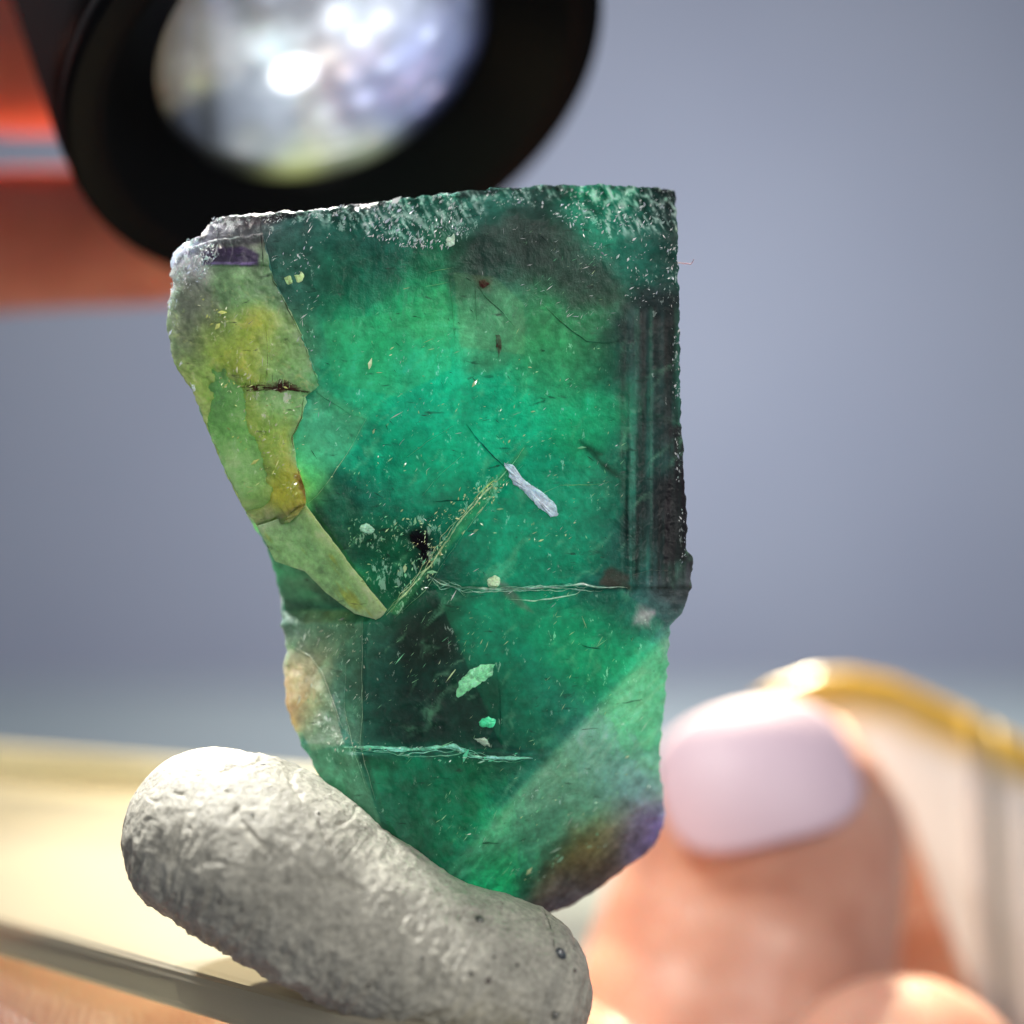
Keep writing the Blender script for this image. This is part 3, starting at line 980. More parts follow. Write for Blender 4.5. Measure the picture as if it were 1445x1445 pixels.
ribbon('crack', [(518, 588), (506, 612), (490, 640), (455, 690), (432, 714)], 1.2, (170, 190, 150), seed=9)
ribbon('crack', [(371, 330), (378, 366), (386, 396), (404, 430), (424, 470), (438, 508), (450, 543)], 3.2, (22, 34, 30), seed=10, jit=1.8)['label'] = 'dark jagged crack beside the fragment'
ribbon('crack', [(428, 560), (426, 590), (412, 616), (418, 655), (430, 690), (434, 714)], 2.6, (70, 34, 24), seed=11)
ribbon('crack', [(672, 402), (690, 424), (708, 440), (728, 462)], 2.6, dark, seed=12)
ribbon('crack', [(764, 428), (790, 452), (808, 468), (828, 482), (850, 484), (874, 481)], 3.2, dark, seed=13)
ribbon('crack', [(634, 380), (638, 430), (642, 484)], 1.0, (60, 96, 70), seed=14)
ribbon('crack', [(669, 392), (672, 430), (674, 460)], 1.1, (40, 60, 48), seed=15)
ribbon('crack', [(374, 452), (378, 500), (376, 552)], 1.8, (70, 52, 40), seed=16)
ribbon('crack', [(366, 306), (369, 340), (372, 380)], 3.0, (30, 22, 30), seed=17)
ribbon('crack', [(602, 384), (640, 378)], 1.0, (120, 170, 110), seed=18)
ribbon('crack', [(600, 404), (632, 398)], 1.0, (150, 190, 130), seed=19)
ribbon('crack', [(512, 870), (510, 950), (512, 1010), (508, 1052), (530, 1130)], 1.3, (120, 150, 124), seed=20)
ribbon('crack', [(488, 930), (486, 1000), (500, 1060), (520, 1120)], 1.0, (110, 140, 116), seed=21)
ribbon('crack', [(655, 640), (620, 670), (596, 700)], .9, (110, 180, 140), seed=22)
ribbon('crack', [(790, 684), (830, 684), (850, 682)], 1.0, (150, 200, 120), seed=23)
ribbon('crack', [(746, 706), (770, 694), (792, 684)], .9, (130, 190, 120), seed=24)
ribbon('crack', [(892, 812), (920, 804), (946, 806)], 1.3, (110, 130, 120), seed=25)
ribbon('crack', [(704, 960), (706, 990), (706, 1052)], 1.2, (14, 34, 28), seed=26)
ribbon('crack', [(610, 708), (640, 706), (662, 706)], 3.6, (12, 50, 38), seed=27)
ribbon('crack', [(817, 908), (830, 914), (848, 916)], 3.0, (14, 62, 46), seed=28)
ribbon('crack', [(408, 910), (436, 925), (452, 944), (470, 990), (484, 1030)], 1.4, (170, 164, 140), seed=29)
ribbon('crack', [(676, 690), (673, 745), (668, 775)], .9, (10, 70, 52), seed=30, jit=2)
ribbon('crack', [(640, 600), (600, 625), (575, 645)], .9, (110, 180, 140), seed=33)
for (pts, w, rgb, k) in [([(612, 818), (650, 833), (720, 833), (800, 829), (850, 833)], 1.4, (190, 230, 200), 4),
                         ([(606, 808), (622, 830), (640, 824), (660, 838)], 1.6, (150, 210, 180), 2),
                         ([(548, 864), (580, 828), (640, 744), (700, 676)], 1.2, (220, 230, 170), 3),
                         ([(500, 1058), (560, 1062), (640, 1058), (700, 1073), (748, 1073)], 1.5, (150, 244, 200), 3)]:
    for q in range(k):
        off = rng.uniform(-3.5, 3.5, 2)
        ribbon('crack', [(x + off[0], y + off[1]) for x, y in pts], w, rgb, seed=200 + q * 7 + int(w * 10), jit=5)
# needle and the bluish white flake at its end
nd = ribbon('needle', [(658, 598), (676, 622), (696, 644), (716, 662)], 5.0, (14, 26, 24), proud=.06, seed=31, jit=.6)
nd['label'] = 'dark needle'
fl = plate('flake', [(710, 652), (722, 656), (734, 670), (748, 684), (762, 692), (772, 700), (784, 712), (788, 728), (778, 730), (762, 716), (744, 700), (726, 684)],
           (206, 222, 244), proud=.12, rough=.2, jag=3, seed=3)
fl['label'] = 'bluish white flake'
plate('flake', [(643, 978), (652, 956), (664, 944), (684, 938), (700, 937), (694, 952), (676, 966), (656, 978), (646, 986)], (150, 244, 180), proud=.10, seed=4, jag=3)['label'] = 'bright green leaf-shaped flake'
plate('flake', [(676, 1018), (690, 1010), (700, 1016), (696, 1026), (680, 1026)], (80, 240, 170), proud=.08, seed=5)
plate('flake', [(668, 1042), (684, 1040), (694, 1052), (682, 1054)], (180, 204, 180), proud=.05, seed=6)
plate('flake', [(686, 818), (698, 810), (706, 818), (702, 828), (690, 828)], (206, 236, 186), proud=.06, seed=7)
plate('flake', [(340, 545), (356, 541), (382, 540), (400, 536), (422, 546), (440, 554), (420, 553), (380, 552), (344, 552)], (66, 40, 36), proud=.02, seed=11, jag=4)['label'] = 'dark red brown comb-shaped inclusion'
for k, (x, h) in enumerate([(346, 9), (353, 14), (360, 10), (367, 18), (375, 28), (384, 22), (391, 16), (399, 20), (408, 9)]):
    ribbon('tooth', [(x, 548), (x + 1, 548 - h)], 1.8, (60, 40, 32), seed=40 + k, jit=.3)
plate('flake', [(578, 752), (592, 748), (606, 758), (604, 776), (608, 798), (598, 796), (592, 776), (580, 766)], (14, 12, 18), proud=.05, seed=12, jag=4)['label'] = 'black speck'
plate('flake', [(674, 396), (684, 394), (692, 400), (682, 408), (676, 404)], (70, 34, 34), proud=.04, seed=13)
plate('flake', [(700, 472), (706, 474), (708, 492), (704, 508), (701, 498)], (70, 60, 50), proud=.04, seed=14)
plate('flake', [(630, 336), (640, 330), (642, 344), (634, 350), (628, 346)], (206, 232, 206), proud=.05, seed=17)
plate('flake', [(416, 388), (426, 384), (430, 394), (420, 398)], (206, 232, 160), proud=.05, seed=18)
plate('flake', [(400, 390), (412, 388), (414, 398), (404, 400)], (190, 220, 150), proud=.05, seed=19)
plate('flake', [(505, 744), (515, 738), (528, 744), (522, 754), (510, 750)], (170, 226, 190), proud=.05, seed=20)
plate('flake', [(266, 540), (274, 542), (276, 552), (268, 550)], (200, 208, 220), proud=.08, seed=21)


# --- glittering chips: tiny slivers coloured pale to stand in for glints, too many to count
def chips(zones, name, label):
    V = []; F = []; C = []
    for (poly, n, size, cols, ang, spread, *thin) in zones:
        pa = np.asarray(poly, float)
        lo, hi = pa.min(0), pa.max(0)
        X = rng.uniform(lo[0], hi[0], n * 6); Y = rng.uniform(lo[1], hi[1], n * 6)
        cl = fbm(X, Y, 30, 3, len(poly) * 7 + n)
        ok = (poly_sd(X, Y, poly) < 0) & (cl + (rng.uniform(-.12, .12, len(X)) - .22 if thin else rng.uniform(-.35, .35, len(X))) > 0.02)
        X, Y = X[ok][:n], Y[ok][:n]
        dd = depth(X, Y)
        fr = poly_sd(X, Y, FR_T + FR_R[1:] + FR_B[1:] + FR_L[::-1][1:-1]) < 0
        dd = np.where(fr, np.minimum(dd, fr_depth(X, Y)), dd)
        for x, y, d in zip(X, Y, dd):
            a = math.radians(ang + rng.normal(0, spread))
            L = size * (rng.lognormal(-.35, .6) if thin else rng.lognormal(0, .45)) * S * MM
            w = L * (rng.uniform(.05, .12) if thin else rng.uniform(.22, .5))
            u = Vector((math.cos(a), rng.normal(0, .3), math.sin(a))).normalized()
            v = u.cross(Vector((rng.normal(0, .5), -1, rng.normal(0, .5)))).normalized()
            c = P(x, y, d - rng.uniform(.015, .05))
            nrm = u.cross(v).normalized()
            o = len(V)
            pts = [c - u * L, c + v * w * .8 - u * L * .2, c + u * L, c - v * w - u * L * .1]
            V += pts; V.append(c + nrm * w * .4); V.append(c - nrm * w * .4)
            for k in range(4):
                F.append([o + k, o + (k + 1) % 4, o + 4]); F.append([o + (k + 1) % 4, o + k, o + 5])
            cc = lin(cols[rng.integers(len(cols))]) * rng.uniform(.7, 1.4)
            C += [cc] * 6
    t = NT('glitter')
    att = t.n('ShaderNodeVertexColor'); att.layer_name = 'Col'
    m = t.done(t.principled(Base_Color=att.outputs[0], Roughness=.14, Specular_IOR_Level=.9, Coat_Weight=1.0, Coat_Roughness=.05).outputs[0])
    o = mesh_obj(name, V, F, m, None, False, np.clip(np.array(C), 0, .95))
    o['kind'] = 'stuff'; o['label'] = label
    return child(o)


wht = [(225, 232, 232), (180, 206, 200), (200, 208, 222), (240, 244, 240)]
grn = [(150, 214, 160), (120, 200, 150), (200, 230, 170)]
chips([
    ([(430, 296), (660, 272), (680, 300), (640, 350), (560, 350), (480, 320)], 420, 2.0, wht, 62, 22),
    ([(660, 270), (950, 264), (952, 330), (800, 320), (760, 290), (690, 290)], 260, 1.7, wht, 45, 40),
    ([(296, 308), (480, 292), (480, 304), (400, 312), (300, 330)], 170, 1.6, wht, 20, 30),
    ([(240, 360), (262, 338), (300, 334), (310, 360), (280, 400), (242, 440)], 240, 1.9, wht, 50, 40),
    ([(236, 420), (250, 420), (256, 520), (242, 500)], 60, 2.4, wht, 80, 30),
    ([(790, 300), (950, 300), (950, 420), (900, 440), (860, 390)], 130, 1.7, wht, 60, 40),
    ([(940, 280), (956, 280), (964, 680), (972, 800), (958, 800), (950, 600)], 130, 1.6, wht, 85, 25),
    ([(480, 720), (600, 730), (640, 760), (600, 830), (548, 866), (500, 800)], 150, 2.3, grn, 60, 35),
    ([(560, 750), (700, 670), (720, 680), (640, 770), (600, 800)], 150, 1.9, [(196, 226, 170), (220, 226, 160)], 50, 35),
    ([(420, 480), (860, 480), (860, 800), (460, 700)], 150, 2.0, grn, 30, 40),
    ([(400, 860), (540, 880), (520, 1100), (440, 1060)], 100, 1.8, [(150, 170, 150), (180, 190, 170)], 60, 30),
    ([(620, 1240), (960, 880), (940, 1100), (760, 1250)], 60, 2.4, grn, 40, 20),
    ([(270, 400), (440, 540), (420, 700), (330, 640)], 120, 2.4, [(206, 214, 120), (220, 226, 180)], 30, 40),
    ([(400, 320), (470, 330), (440, 500), (390, 420)], 60, 1.7, wht, 60, 40),
    ([(420, 400), (870, 400), (890, 800), (880, 860), (560, 860), (450, 640)], 260, 3.2, grn + wht, 38, 16, 1),
    ([(520, 860), (900, 860), (900, 960), (640, 1230), (540, 1120)], 200, 4.0, grn, 48, 18, 1),
    ([(640, 1230), (950, 880), (940, 1120), (800, 1260)], 260, 4.6, [(190, 220, 196), (150, 210, 170)], 42, 10, 1),
    ([(400, 860), (520, 880), (520, 1120), (430, 1060)], 140, 4.0, [(190, 205, 190)], 62, 14, 1),
    ([(370, 320), (440, 310), (450, 540), (410, 460)], 90, 3.6, wht, 62, 16, 1),
    ([(246, 400), (430, 420), (430, 700), (350, 700)], 170, 3.4, [(226, 232, 160), (214, 220, 190)], 50, 22, 1),
    ([(630, 300), (880, 300), (880, 470), (640, 470)], 130, 3.6, grn + wht, 40, 24, 1),
    ([(430, 330), (880, 330), (880, 820), (560, 860), (440, 640)], 150, 4.5, [(8, 40, 32), (14, 50, 40)], -40, 20, 1),
    ([(560, 1050), (760, 1060), (760, 1080), (570, 1076)], 40, 2.6, [(90, 210, 160), (160, 220, 190)], 20, 30),
], 'glitter', 'white and green glittering chips')

# ------------------------------------------------------------------ putty
def tube(axis, radii, nseg, nrad, disp, squash=None):
    """closed sweep through axis points (mm), round ends"""
    A = np.asarray(axis, float); R = np.asarray(radii, float)
    # smooth catmull-rom
    t0 = np.linspace(0, len(A) - 1, nseg)
    def cr(arr, t):
        i = np.clip(np.floor(t).astype(int), 0, len(arr) - 2); f = (t - i)
        p0 = arr[np.clip(i - 1, 0, None)]; p1 = arr[i]; p2 = arr[i + 1]; p3 = arr[np.clip(i + 2, None, len(arr) - 1)]
        if arr.ndim > 1: f = f[:, None]
        return .5 * ((2 * p1) + (-p0 + p2) * f + (2 * p0 - 5 * p1 + 4 * p2 - p3) * f ** 2 + (-p0 + 3 * p1 - 3 * p2 + p3) * f ** 3)
    C = cr(A, t0); r = cr(R, t0)
    # rounded caps
    k = nseg // 7
    T = np.gradient(C, axis=0); T /= np.linalg.norm(T, axis=1)[:, None]
    cap = np.linspace(0, math.pi / 2, k, endpoint=False)
    C0 = C[0] - T[0] * (np.cos(cap) * r[0])[:, None]; r0 = np.sin(cap) * r[0]
    C1 = C[-1] + T[-1] * (np.sin(np.linspace(0, math.pi / 2, k + 1)[1:]) * r[-1])[:, None]; r1 = np.cos(np.linspace(0, math.pi / 2, k + 1)[1:]) * r[-1]
    Cc = np.concatenate([C0, C, C1]); rr = np.maximum(np.concatenate([r0, r, r1]), 1e-3)
    TT = np.concatenate([np.repeat(T[:1], k, 0), T, np.repeat(T[-1:], k, 0)])
    up = np.array([0, -1.0, 0.0])
    X = np.cross(TT, up); X /= np.linalg.norm(X, axis=1)[:, None]
    Y = np.cross(X, TT)
    th = np.linspace(0, 2 * math.pi, nrad, endpoint=False)
    N = X[:, None] * np.cos(th)[None, :, None] + Y[:, None] * np.sin(th)[None, :, None]
    V = Cc[:, None] + N * rr[:, None, None]
    nv = len(Cc)
    s = np.r_[0, np.cumsum(np.linalg.norm(np.diff(Cc, axis=0), axis=1) + np.abs(np.diff(rr)) * .8)]
    if disp is not None:
        V = V + N * disp(V, s[:, None] + 0 * th[None], th[None] + 0 * s[:, None], rr[:, None])[..., None]
    i = np.arange(nv - 1)[:, None] * nrad; j = np.arange(nrad)[None]
    a = i + j; b = i + (j + 1) % nrad
    F = np.stack([a, b, b + nrad, a + nrad], -1).reshape(-1, 4).tolist()
    F.append(list(range(nrad))[::-1]); F.append([(nv - 1) * nrad + q for q in range(nrad)])
    return V, F


def W3(px, py, y):
    v = P(px, py, y) / MM
    return [v.x, v.y, v.z]


def fb3(V, scale, oct, seed):
    """cheap 3-d noise from three planes; scale in mm"""
    x, y, z = V[..., 0], V[..., 1], V[..., 2]
    return (fbm(x + 50, z + 50, scale, oct, seed) + fbm(y + 80, z + 20, scale, oct, seed + 3) + fbm(x + 30, y + 90, scale, oct, seed + 5)) / 1.9


def putty_disp(V, s, th, r):
    x, y, z = V[..., 0], V[..., 1], V[..., 2]
    e = np.clip(r / 2.5, 0, 1)
    d = .24 * fb3(V, 3.2, 3, 201) + .04 * fb3(V, .9, 3, 205)
    # kneading wrinkles that run round the roll
    w = ridged(s * 1.0 + .5 * np.cos(th) + .4 * fb3(V, 1.5, 2, 215), th * 1.1, .62, 3, 209)
    lower = smooth(.3, -2.6, z - (-13.0 - .38 * (x + 10)))
    d = d + (w - .55) * (.07 + .26 * lower)
    d = d - .10 * smooth(.80, .95, ridged(x * .8 + z * .6, z, 1.1, 2, 211)) * (1 - lower)
    d = d + .028 * fb3(V, .25, 2, 213)
    return d * e


axis = [W3(300, 1180, .5), W3(380, 1215, -.2), W3(480, 1282, -.7), W3(590, 1345, -1.0), W3(680, 1385, -.8), W3(708, 1398, -.5)]
radii = [3.75, 4.1, 3.7, 3.35, 3.65, 3.75]
V, F = tube(axis, radii, 330, 420, putty_disp)
# press the crystal's seat: push the putty outwards around the stone's foot is left to the overlap
x, z, yv = V[..., 0], V[..., 2], V[..., 1]
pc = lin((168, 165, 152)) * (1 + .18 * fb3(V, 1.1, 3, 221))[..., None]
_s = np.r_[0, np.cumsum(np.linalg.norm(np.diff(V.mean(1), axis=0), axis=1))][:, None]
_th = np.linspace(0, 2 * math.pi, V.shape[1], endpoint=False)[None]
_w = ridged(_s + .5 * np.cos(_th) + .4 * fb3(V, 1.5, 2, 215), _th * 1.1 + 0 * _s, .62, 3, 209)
pc = pc * (.80 + .32 * _w)[..., None]  # wrinkle troughs painted darker, their shading put into the colour
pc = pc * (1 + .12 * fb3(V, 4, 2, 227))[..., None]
putty = empty('putty_roll', P(560, 1440, 0))
tag(putty, 'lumpy grey adhesive putty roll holding the foot of the crystal on the clear plate', 'putty')
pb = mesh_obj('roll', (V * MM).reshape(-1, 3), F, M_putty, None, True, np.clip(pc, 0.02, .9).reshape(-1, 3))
pb.parent = putty; pb.matrix_parent_inverse = Matrix.Translation(-Vector(putty.location))
fix_normals(pb)


def grit(px, py, y, r, rgb):
    bm = bmesh.new()
    bmesh.ops.create_icosphere(bm, subdivisions=2, radius=r * MM)
    for v in bm.verts:
        v.co *= 1 + .35 * mnoise.noise(v.co * 4000)
    me = bpy.data.meshes.new('grit'); bm.to_mesh(me); bm.free()
    me.materials.append(cm(rgb, .3))
    o = bpy.data.objects.new('grit', me); sc.collection.objects.link(o)
    o.parent = putty; o.matrix_parent_inverse = Matrix.Translation(-Vector(putty.location))
    o.location = P(px, py, y)
    return o


dep = bpy.context.evaluated_depsgraph_get()


from mathutils.bvhtree import BVHTree
_pv = [Vector(v) for v in (V * MM).reshape(-1, 3)]
bvh = BVHTree.FromPolygons(_pv, F)
co = Vector((0, -D * MM, 0))


def on_putty(px, py):
    d = (P(px, py, 0) - co).normalized()
    h = bvh.ray_cast(co, d)
    return (h[0].y / MM) if h[0] is not None else None


for (x, y, r, c) in [(790, 1346, .26, (60, 68, 74)), (676, 1298, .20, (70, 76, 66)), (688, 1384, .16, (60, 52, 46)), (782, 1432, .16, (80, 80, 76)),
                     (356, 1150, .07, (40, 40, 40)), (310, 1272, .09, (16, 14, 14)), (449, 1148, .08, (30, 30, 30)), (341, 1283, .07, (30, 26, 26)),
                     (520, 1390, .07, (30, 26, 26)), (596, 1352, .08, (40, 36, 32)), (553, 1374, .06, (30, 26, 26)), (810, 1370, .10, (90, 92, 86)), (730, 1362, .07, (50, 48, 42))]:
    yy = on_putty(x, y)
    if yy is not None:
        grit(x, y, yy + r * .3, r, c)

# ------------------------------------------------------------------ clear plate under the putty
A = np.array(W3(0, 1300, 8)); B = np.array(W3(560, 1452, -4.5)); Cc = np.array(W3(0, 1082, 34))
nrm = np.cross(B - A, Cc - A); nrm /= np.linalg.norm(nrm)
if nrm[2] < 0: nrm = -nrm


def on_plate(px, py):
    d = np.array(W3(px, py, 0)) - np.array([0, -D, 0])
    o = np.array([0, -D, 0.])
    t = ((A - o) @ nrm) / (d @ nrm)
    return o + d * t


# The outline runs on outside the picture on both sides
pA = A + (A - B) * .5
far1 = Cc + (Cc - A) * .02
q2 = np.array(on_plate(260, 1103))
dir_far = (q2 - Cc) / np.linalg.norm(q2 - Cc)
pF0 = Cc - dir_far * 22
pF1 = Cc + dir_far * 34
pN1 = B + (B - A) * .28
outline = [pA, pA + (B - A) * .3, B, pN1, pN1 + (pF1 - pN1) * .5, pF1, Cc + dir_far * 20, Cc, pF0, pF0 + (pA - pF0) * .5]


def rounded(pts, r=4, n=6):
    out = []
    m = len(pts)
    for i in range(m):
        p0, p1, p2 = pts[i - 1], pts[i], pts[(i + 1) % m]
        a = p1 + (p0 - p1) / np.linalg.norm(p0 - p1) * min(r, np.linalg.norm(p0 - p1) * .4)
        b = p1 + (p2 - p1) / np.linalg.norm(p2 - p1) * min(r, np.linalg.norm(p2 - p1) * .4)
        for k in range(n + 1):
            t = k / n
            out.append((1 - t) ** 2 * a + 2 * t * (1 - t) * p1 + t * t * b)
    return np.array(out)


ol = rounded(outline)
ctr = ol.mean(0)
rings = []
for (ins, hgt) in [(1.2, 0), (.45, -.02), (.12, -.14), (0, -.45), (0, -1.5), (.12, -1.85), (.5, -2.0), (1.2, -2.0)]:
    dv = ol - ctr
    rings.append(ol - dv / np.linalg.norm(dv, axis=1)[:, None] * ins + nrm * hgt)
n = len(ol)
V2 = np.concatenate(rings); F2 = []
for r in range(len(rings) - 1):
    for k in range(n):
        F2.append([r * n + k, r * n + (k + 1) % n, (r + 1) * n + (k + 1) % n, (r + 1) * n + k])
F2.append(list(range(n))[::-1]); F2.append([(len(rings) - 1) * n + k for k in range(n)])


def plastic_mat(name, tint=(240, 236, 226), clear=.45, rough=.12, attr=False):
    """milky plastic: part clear, part scattering, glossy skin"""
    t = NT(name)
    c = t.coords()
    n = t.noise(c, 260, 4, .6)
    sc_ = t.noise(t.coords(scale=(1, 6, 1), rotz=(0, 0, .6)), 700, 3, .6)
    nb = t.bump(n, .08, .0002); nb = t.bump(sc_, .1, .00005, nb)
    base = tuple(lin(tint))
    d = t.n('ShaderNodeBsdfDiffuse'); d.inputs[0].default_value = (*base, 1); t.l(nb, d.inputs['Normal'])
    tr = t.n('ShaderNodeBsdfTranslucent'); tr.inputs[0].default_value = (*base, 1)
    tp = t.n('ShaderNodeBsdfTransparent'); tp.inputs[0].default_value = (*[min(1, b * 1.08) for b in base], 1)
    gl = t.n('ShaderNodeBsdfGlossy'); gl.inputs['Roughness'].default_value = rough; t.l(nb, gl.inputs['Normal'])
    m1 = t.n('ShaderNodeMixShader'); m1.inputs[0].default_value = .5
    t.l(d.outputs[0], m1.inputs[1]); t.l(tr.outputs[0], m1.inputs[2])
    m2 = t.n('ShaderNodeMixShader'); m2.inputs[0].default_value = clear
    t.l(m1.outputs[0], m2.inputs[1]); t.l(tp.outputs[0], m2.inputs[2])
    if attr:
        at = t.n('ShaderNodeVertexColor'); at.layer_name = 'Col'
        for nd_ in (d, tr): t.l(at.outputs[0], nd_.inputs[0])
    fr = t.n('ShaderNodeFresnel'); fr.inputs[0].default_value = 1.46
    m3 = t.n('ShaderNodeMixShader'); t.l(fr.outputs[0], m3.inputs[0])
    t.l(m2.outputs[0], m3.inputs[1]); t.l(gl.outputs[0], m3.inputs[2])
    return t.done(m3.outputs[0])


pl = mesh_obj('clear_plate', V2 * MM, F2, plastic_mat('milky_plastic', (252, 245, 222), .5), None, False)
fix_normals(pl)
tag(pl, 'translucent white plastic plate under the grey putty, pinched between the fingers', 'plate')


rimV, rimF = tube([pF0 + nrm * .3, Cc + nrm * .3, Cc + dir_far * 17 + nrm * .3, pF1 - dir_far * 2 + nrm * .3], [1.2, 1.2, 1.2, 1.2], 40, 20, None)  # bead added along the far edge to catch light as a bright band
rim = mesh_obj('rim', (rimV * MM).reshape(-1, 3), rimF, plastic_mat('milky_rim', (254, 250, 226), .08), pl, True)
fix_normals(rim)


# ------------------------------------------------------------------ hands
def build_hand(name, chains, mat, voxel=.45, smooth_it=6):
    V = []; F = []
    for ax, rd in chains:
        v, f = tube(ax, rd, 40, 28, None)
        o = len(V)
        vv = v.reshape(-1, 3)
        V += vv.tolist(); F += [[i + o for i in q] for q in f]
    o = mesh_obj(name, np.array(V) * MM, F, mat, None, True)
    fix_normals(o)
    m = o.modifiers.new('remesh', 'REMESH'); m.mode = 'VOXEL'; m.voxel_size = voxel * MM
    s = o.modifiers.new('smooth', 'SMOOTH'); s.factor = .5; s.iterations = smooth_it
    dg = bpy.context.evaluated_depsgraph_get()
    me = bpy.data.meshes.new_from_object(o.evaluated_get(dg))
    o.modifiers.clear()
    o.data = me
    me.polygons.foreach_set('use_smooth', [True] * len(me.polygons))
    return o


def ell_patch(name, c, axes, u, w, R, mat, parent, inv, nu=28, nv=28, thick=.35, flat=2.6):
    """finger nail: a curved plate on an ellipsoid of centre c, u/w = angular half ranges"""
    V = []
    for layer in (1.0, 1 - thick / max(axes)):
        for i in range(nv):
            for j in range(nu):
                a = (j / (nu - 1) * 2 - 1); b = (i / (nv - 1) * 2 - 1)
                # superellipse outline
                k = 1
                if abs(a) > 0 or abs(b) > 0:
                    m = max(abs(a), abs(b)); l = (abs(a) ** flat + abs(b) ** flat) ** (1 / flat); k = m / l
                aa = a * k * u; bb = b * k * w
                p = Vector((math.sin(aa) * axes[0], -math.cos(aa) * math.cos(bb) * axes[1], math.sin(bb) * axes[2])) * layer
                V.append((R @ p) + Vector(c))
    F = gridfaces(nv, nu).tolist() + gridfaces(nv, nu, nu * nv).tolist()
    idx = np.arange(nv * nu).reshape(nv, nu)
    loop = np.r_[idx[0, :-1], idx[:-1, -1], idx[-1, :0:-1], idx[:0:-1, 0]].tolist()
    for q in range(len(loop)):
        a, b = loop[q], loop[(q + 1) % len(loop)]
        F.append([a, b, b + nu * nv, a + nu * nv])
    o = mesh_obj(name, np.array([list(v) for v in V]) * MM, F, mat, None, True)
    fix_normals(o)
    o.parent = parent
    return o


M_skin = skin_mat('skin', (204, 160, 142), scale=.003)
M_skin_red = skin_mat('skin_reddish', (214, 134, 112), scale=.004)
M_nail = simple_mat('nail', (188, 166, 182), .6, Coat_Weight=.08, Coat_Roughness=.4)

palm = [38, 8, -78]
hand_chains = [
    # near finger with the nail (behind the crystal, right)
    ([W3(1090, 1188, 33), W3(1062, 1300, 33), W3(1025, 1430, 31), W3(1010, 1590, 28), [18, 18, -62], palm], [8.7, 9.5, 9.7, 10.2, 10.5, 13]),
    # finger behind it, its bright side turned up
    ([W3(1190, 1165, 56), W3(1270, 1210, 57), W3(1330, 1320, 56), W3(1380, 1500, 48), [42, 22, -60], palm], [8.6, 9.2, 9.4, 9.8, 10.5, 13]),
    # lower finger, only its top shows at the bottom edge
    ([W3(1250, 1580, 16), W3(1320, 1620, 18), [30, 12, -62], palm], [6.3, 7, 9, 12]),
    # index finger under the far side of the plate
    ([[-40, 23, -26.5], [-22, 22, -27.5], [-4, 21, -31], [16, 14, -52], palm], [6.8, 7.2, 7.6, 8.6, 12]),
    # thumb in front under the plate
    ([W3(-220, 1512, 16), W3(20, 1570, 13), W3(260, 1642, 10), W3(520, 1740, 6), [8, 0, -62], palm], [8.4, 8.8, 9.2, 9.6, 12, 14]),
    ([palm, [44, 16, -100], [50, 26, -140]], [22, 24, 20]),
]
hand = build_hand('hand', hand_chains, M_skin)
tag(hand, 'hand holding the plastic plate from below, bright nail beside the crystal', 'hand')
Rn = Matrix.Rotation(math.radians(-14), 3, 'Y') @ Matrix.Rotation(math.radians(-38), 3, 'X')
cN = W3(1090, 1188, 33)
ell_patch('nail', (cN[0] - .9, cN[1] + .1, cN[2] + .9), (9.35, 9.45, 9.75), .72, .52, Rn, M_nail, hand, None)

up_chains = [
    ([W3(215, 335, 34), W3(60, 338, 36), W3(-150, 345, 38), W3(-420, 330, 40), [-70, 42, 34]], [4.5, 4.75, 5.2, 6.4, 12]),
    ([W3(200, 85, 36), W3(20, 85, 37), W3(-150, 60, 38), W3(-420, 80, 40), [-70, 42, 34]], [4.6, 5.0, 5.4, 6.4, 12]),
    ([W3(120, -190, 38), W3(20, -190, 38), W3(-150, -190, 38), W3(-420, -120, 40), [-70, 42, 34]], [4.8, 5.2, 5.6, 6.4, 12]),
    ([W3(130, 600 - 1030, 38), W3(-60, -430, 38), W3(-420, -300, 40), [-70, 42, 34]], [4.8, 5.2, 6.4, 12]),
    ([W3(-330, 140, 8), W3(-420, 180, 20), [-60, 36, 32], [-70, 42, 34]], [5, 5.5, 8, 12]),
    ([[-70, 42, 34], [-100, 52, 44], [-130, 60, 50]], [15, 18, 16]),
]
hand2 = build_hand('hand', up_chains, M_skin_red)
tag(hand2, 'reddish fingers wrapped round the black flashlight at the upper left', 'hand')

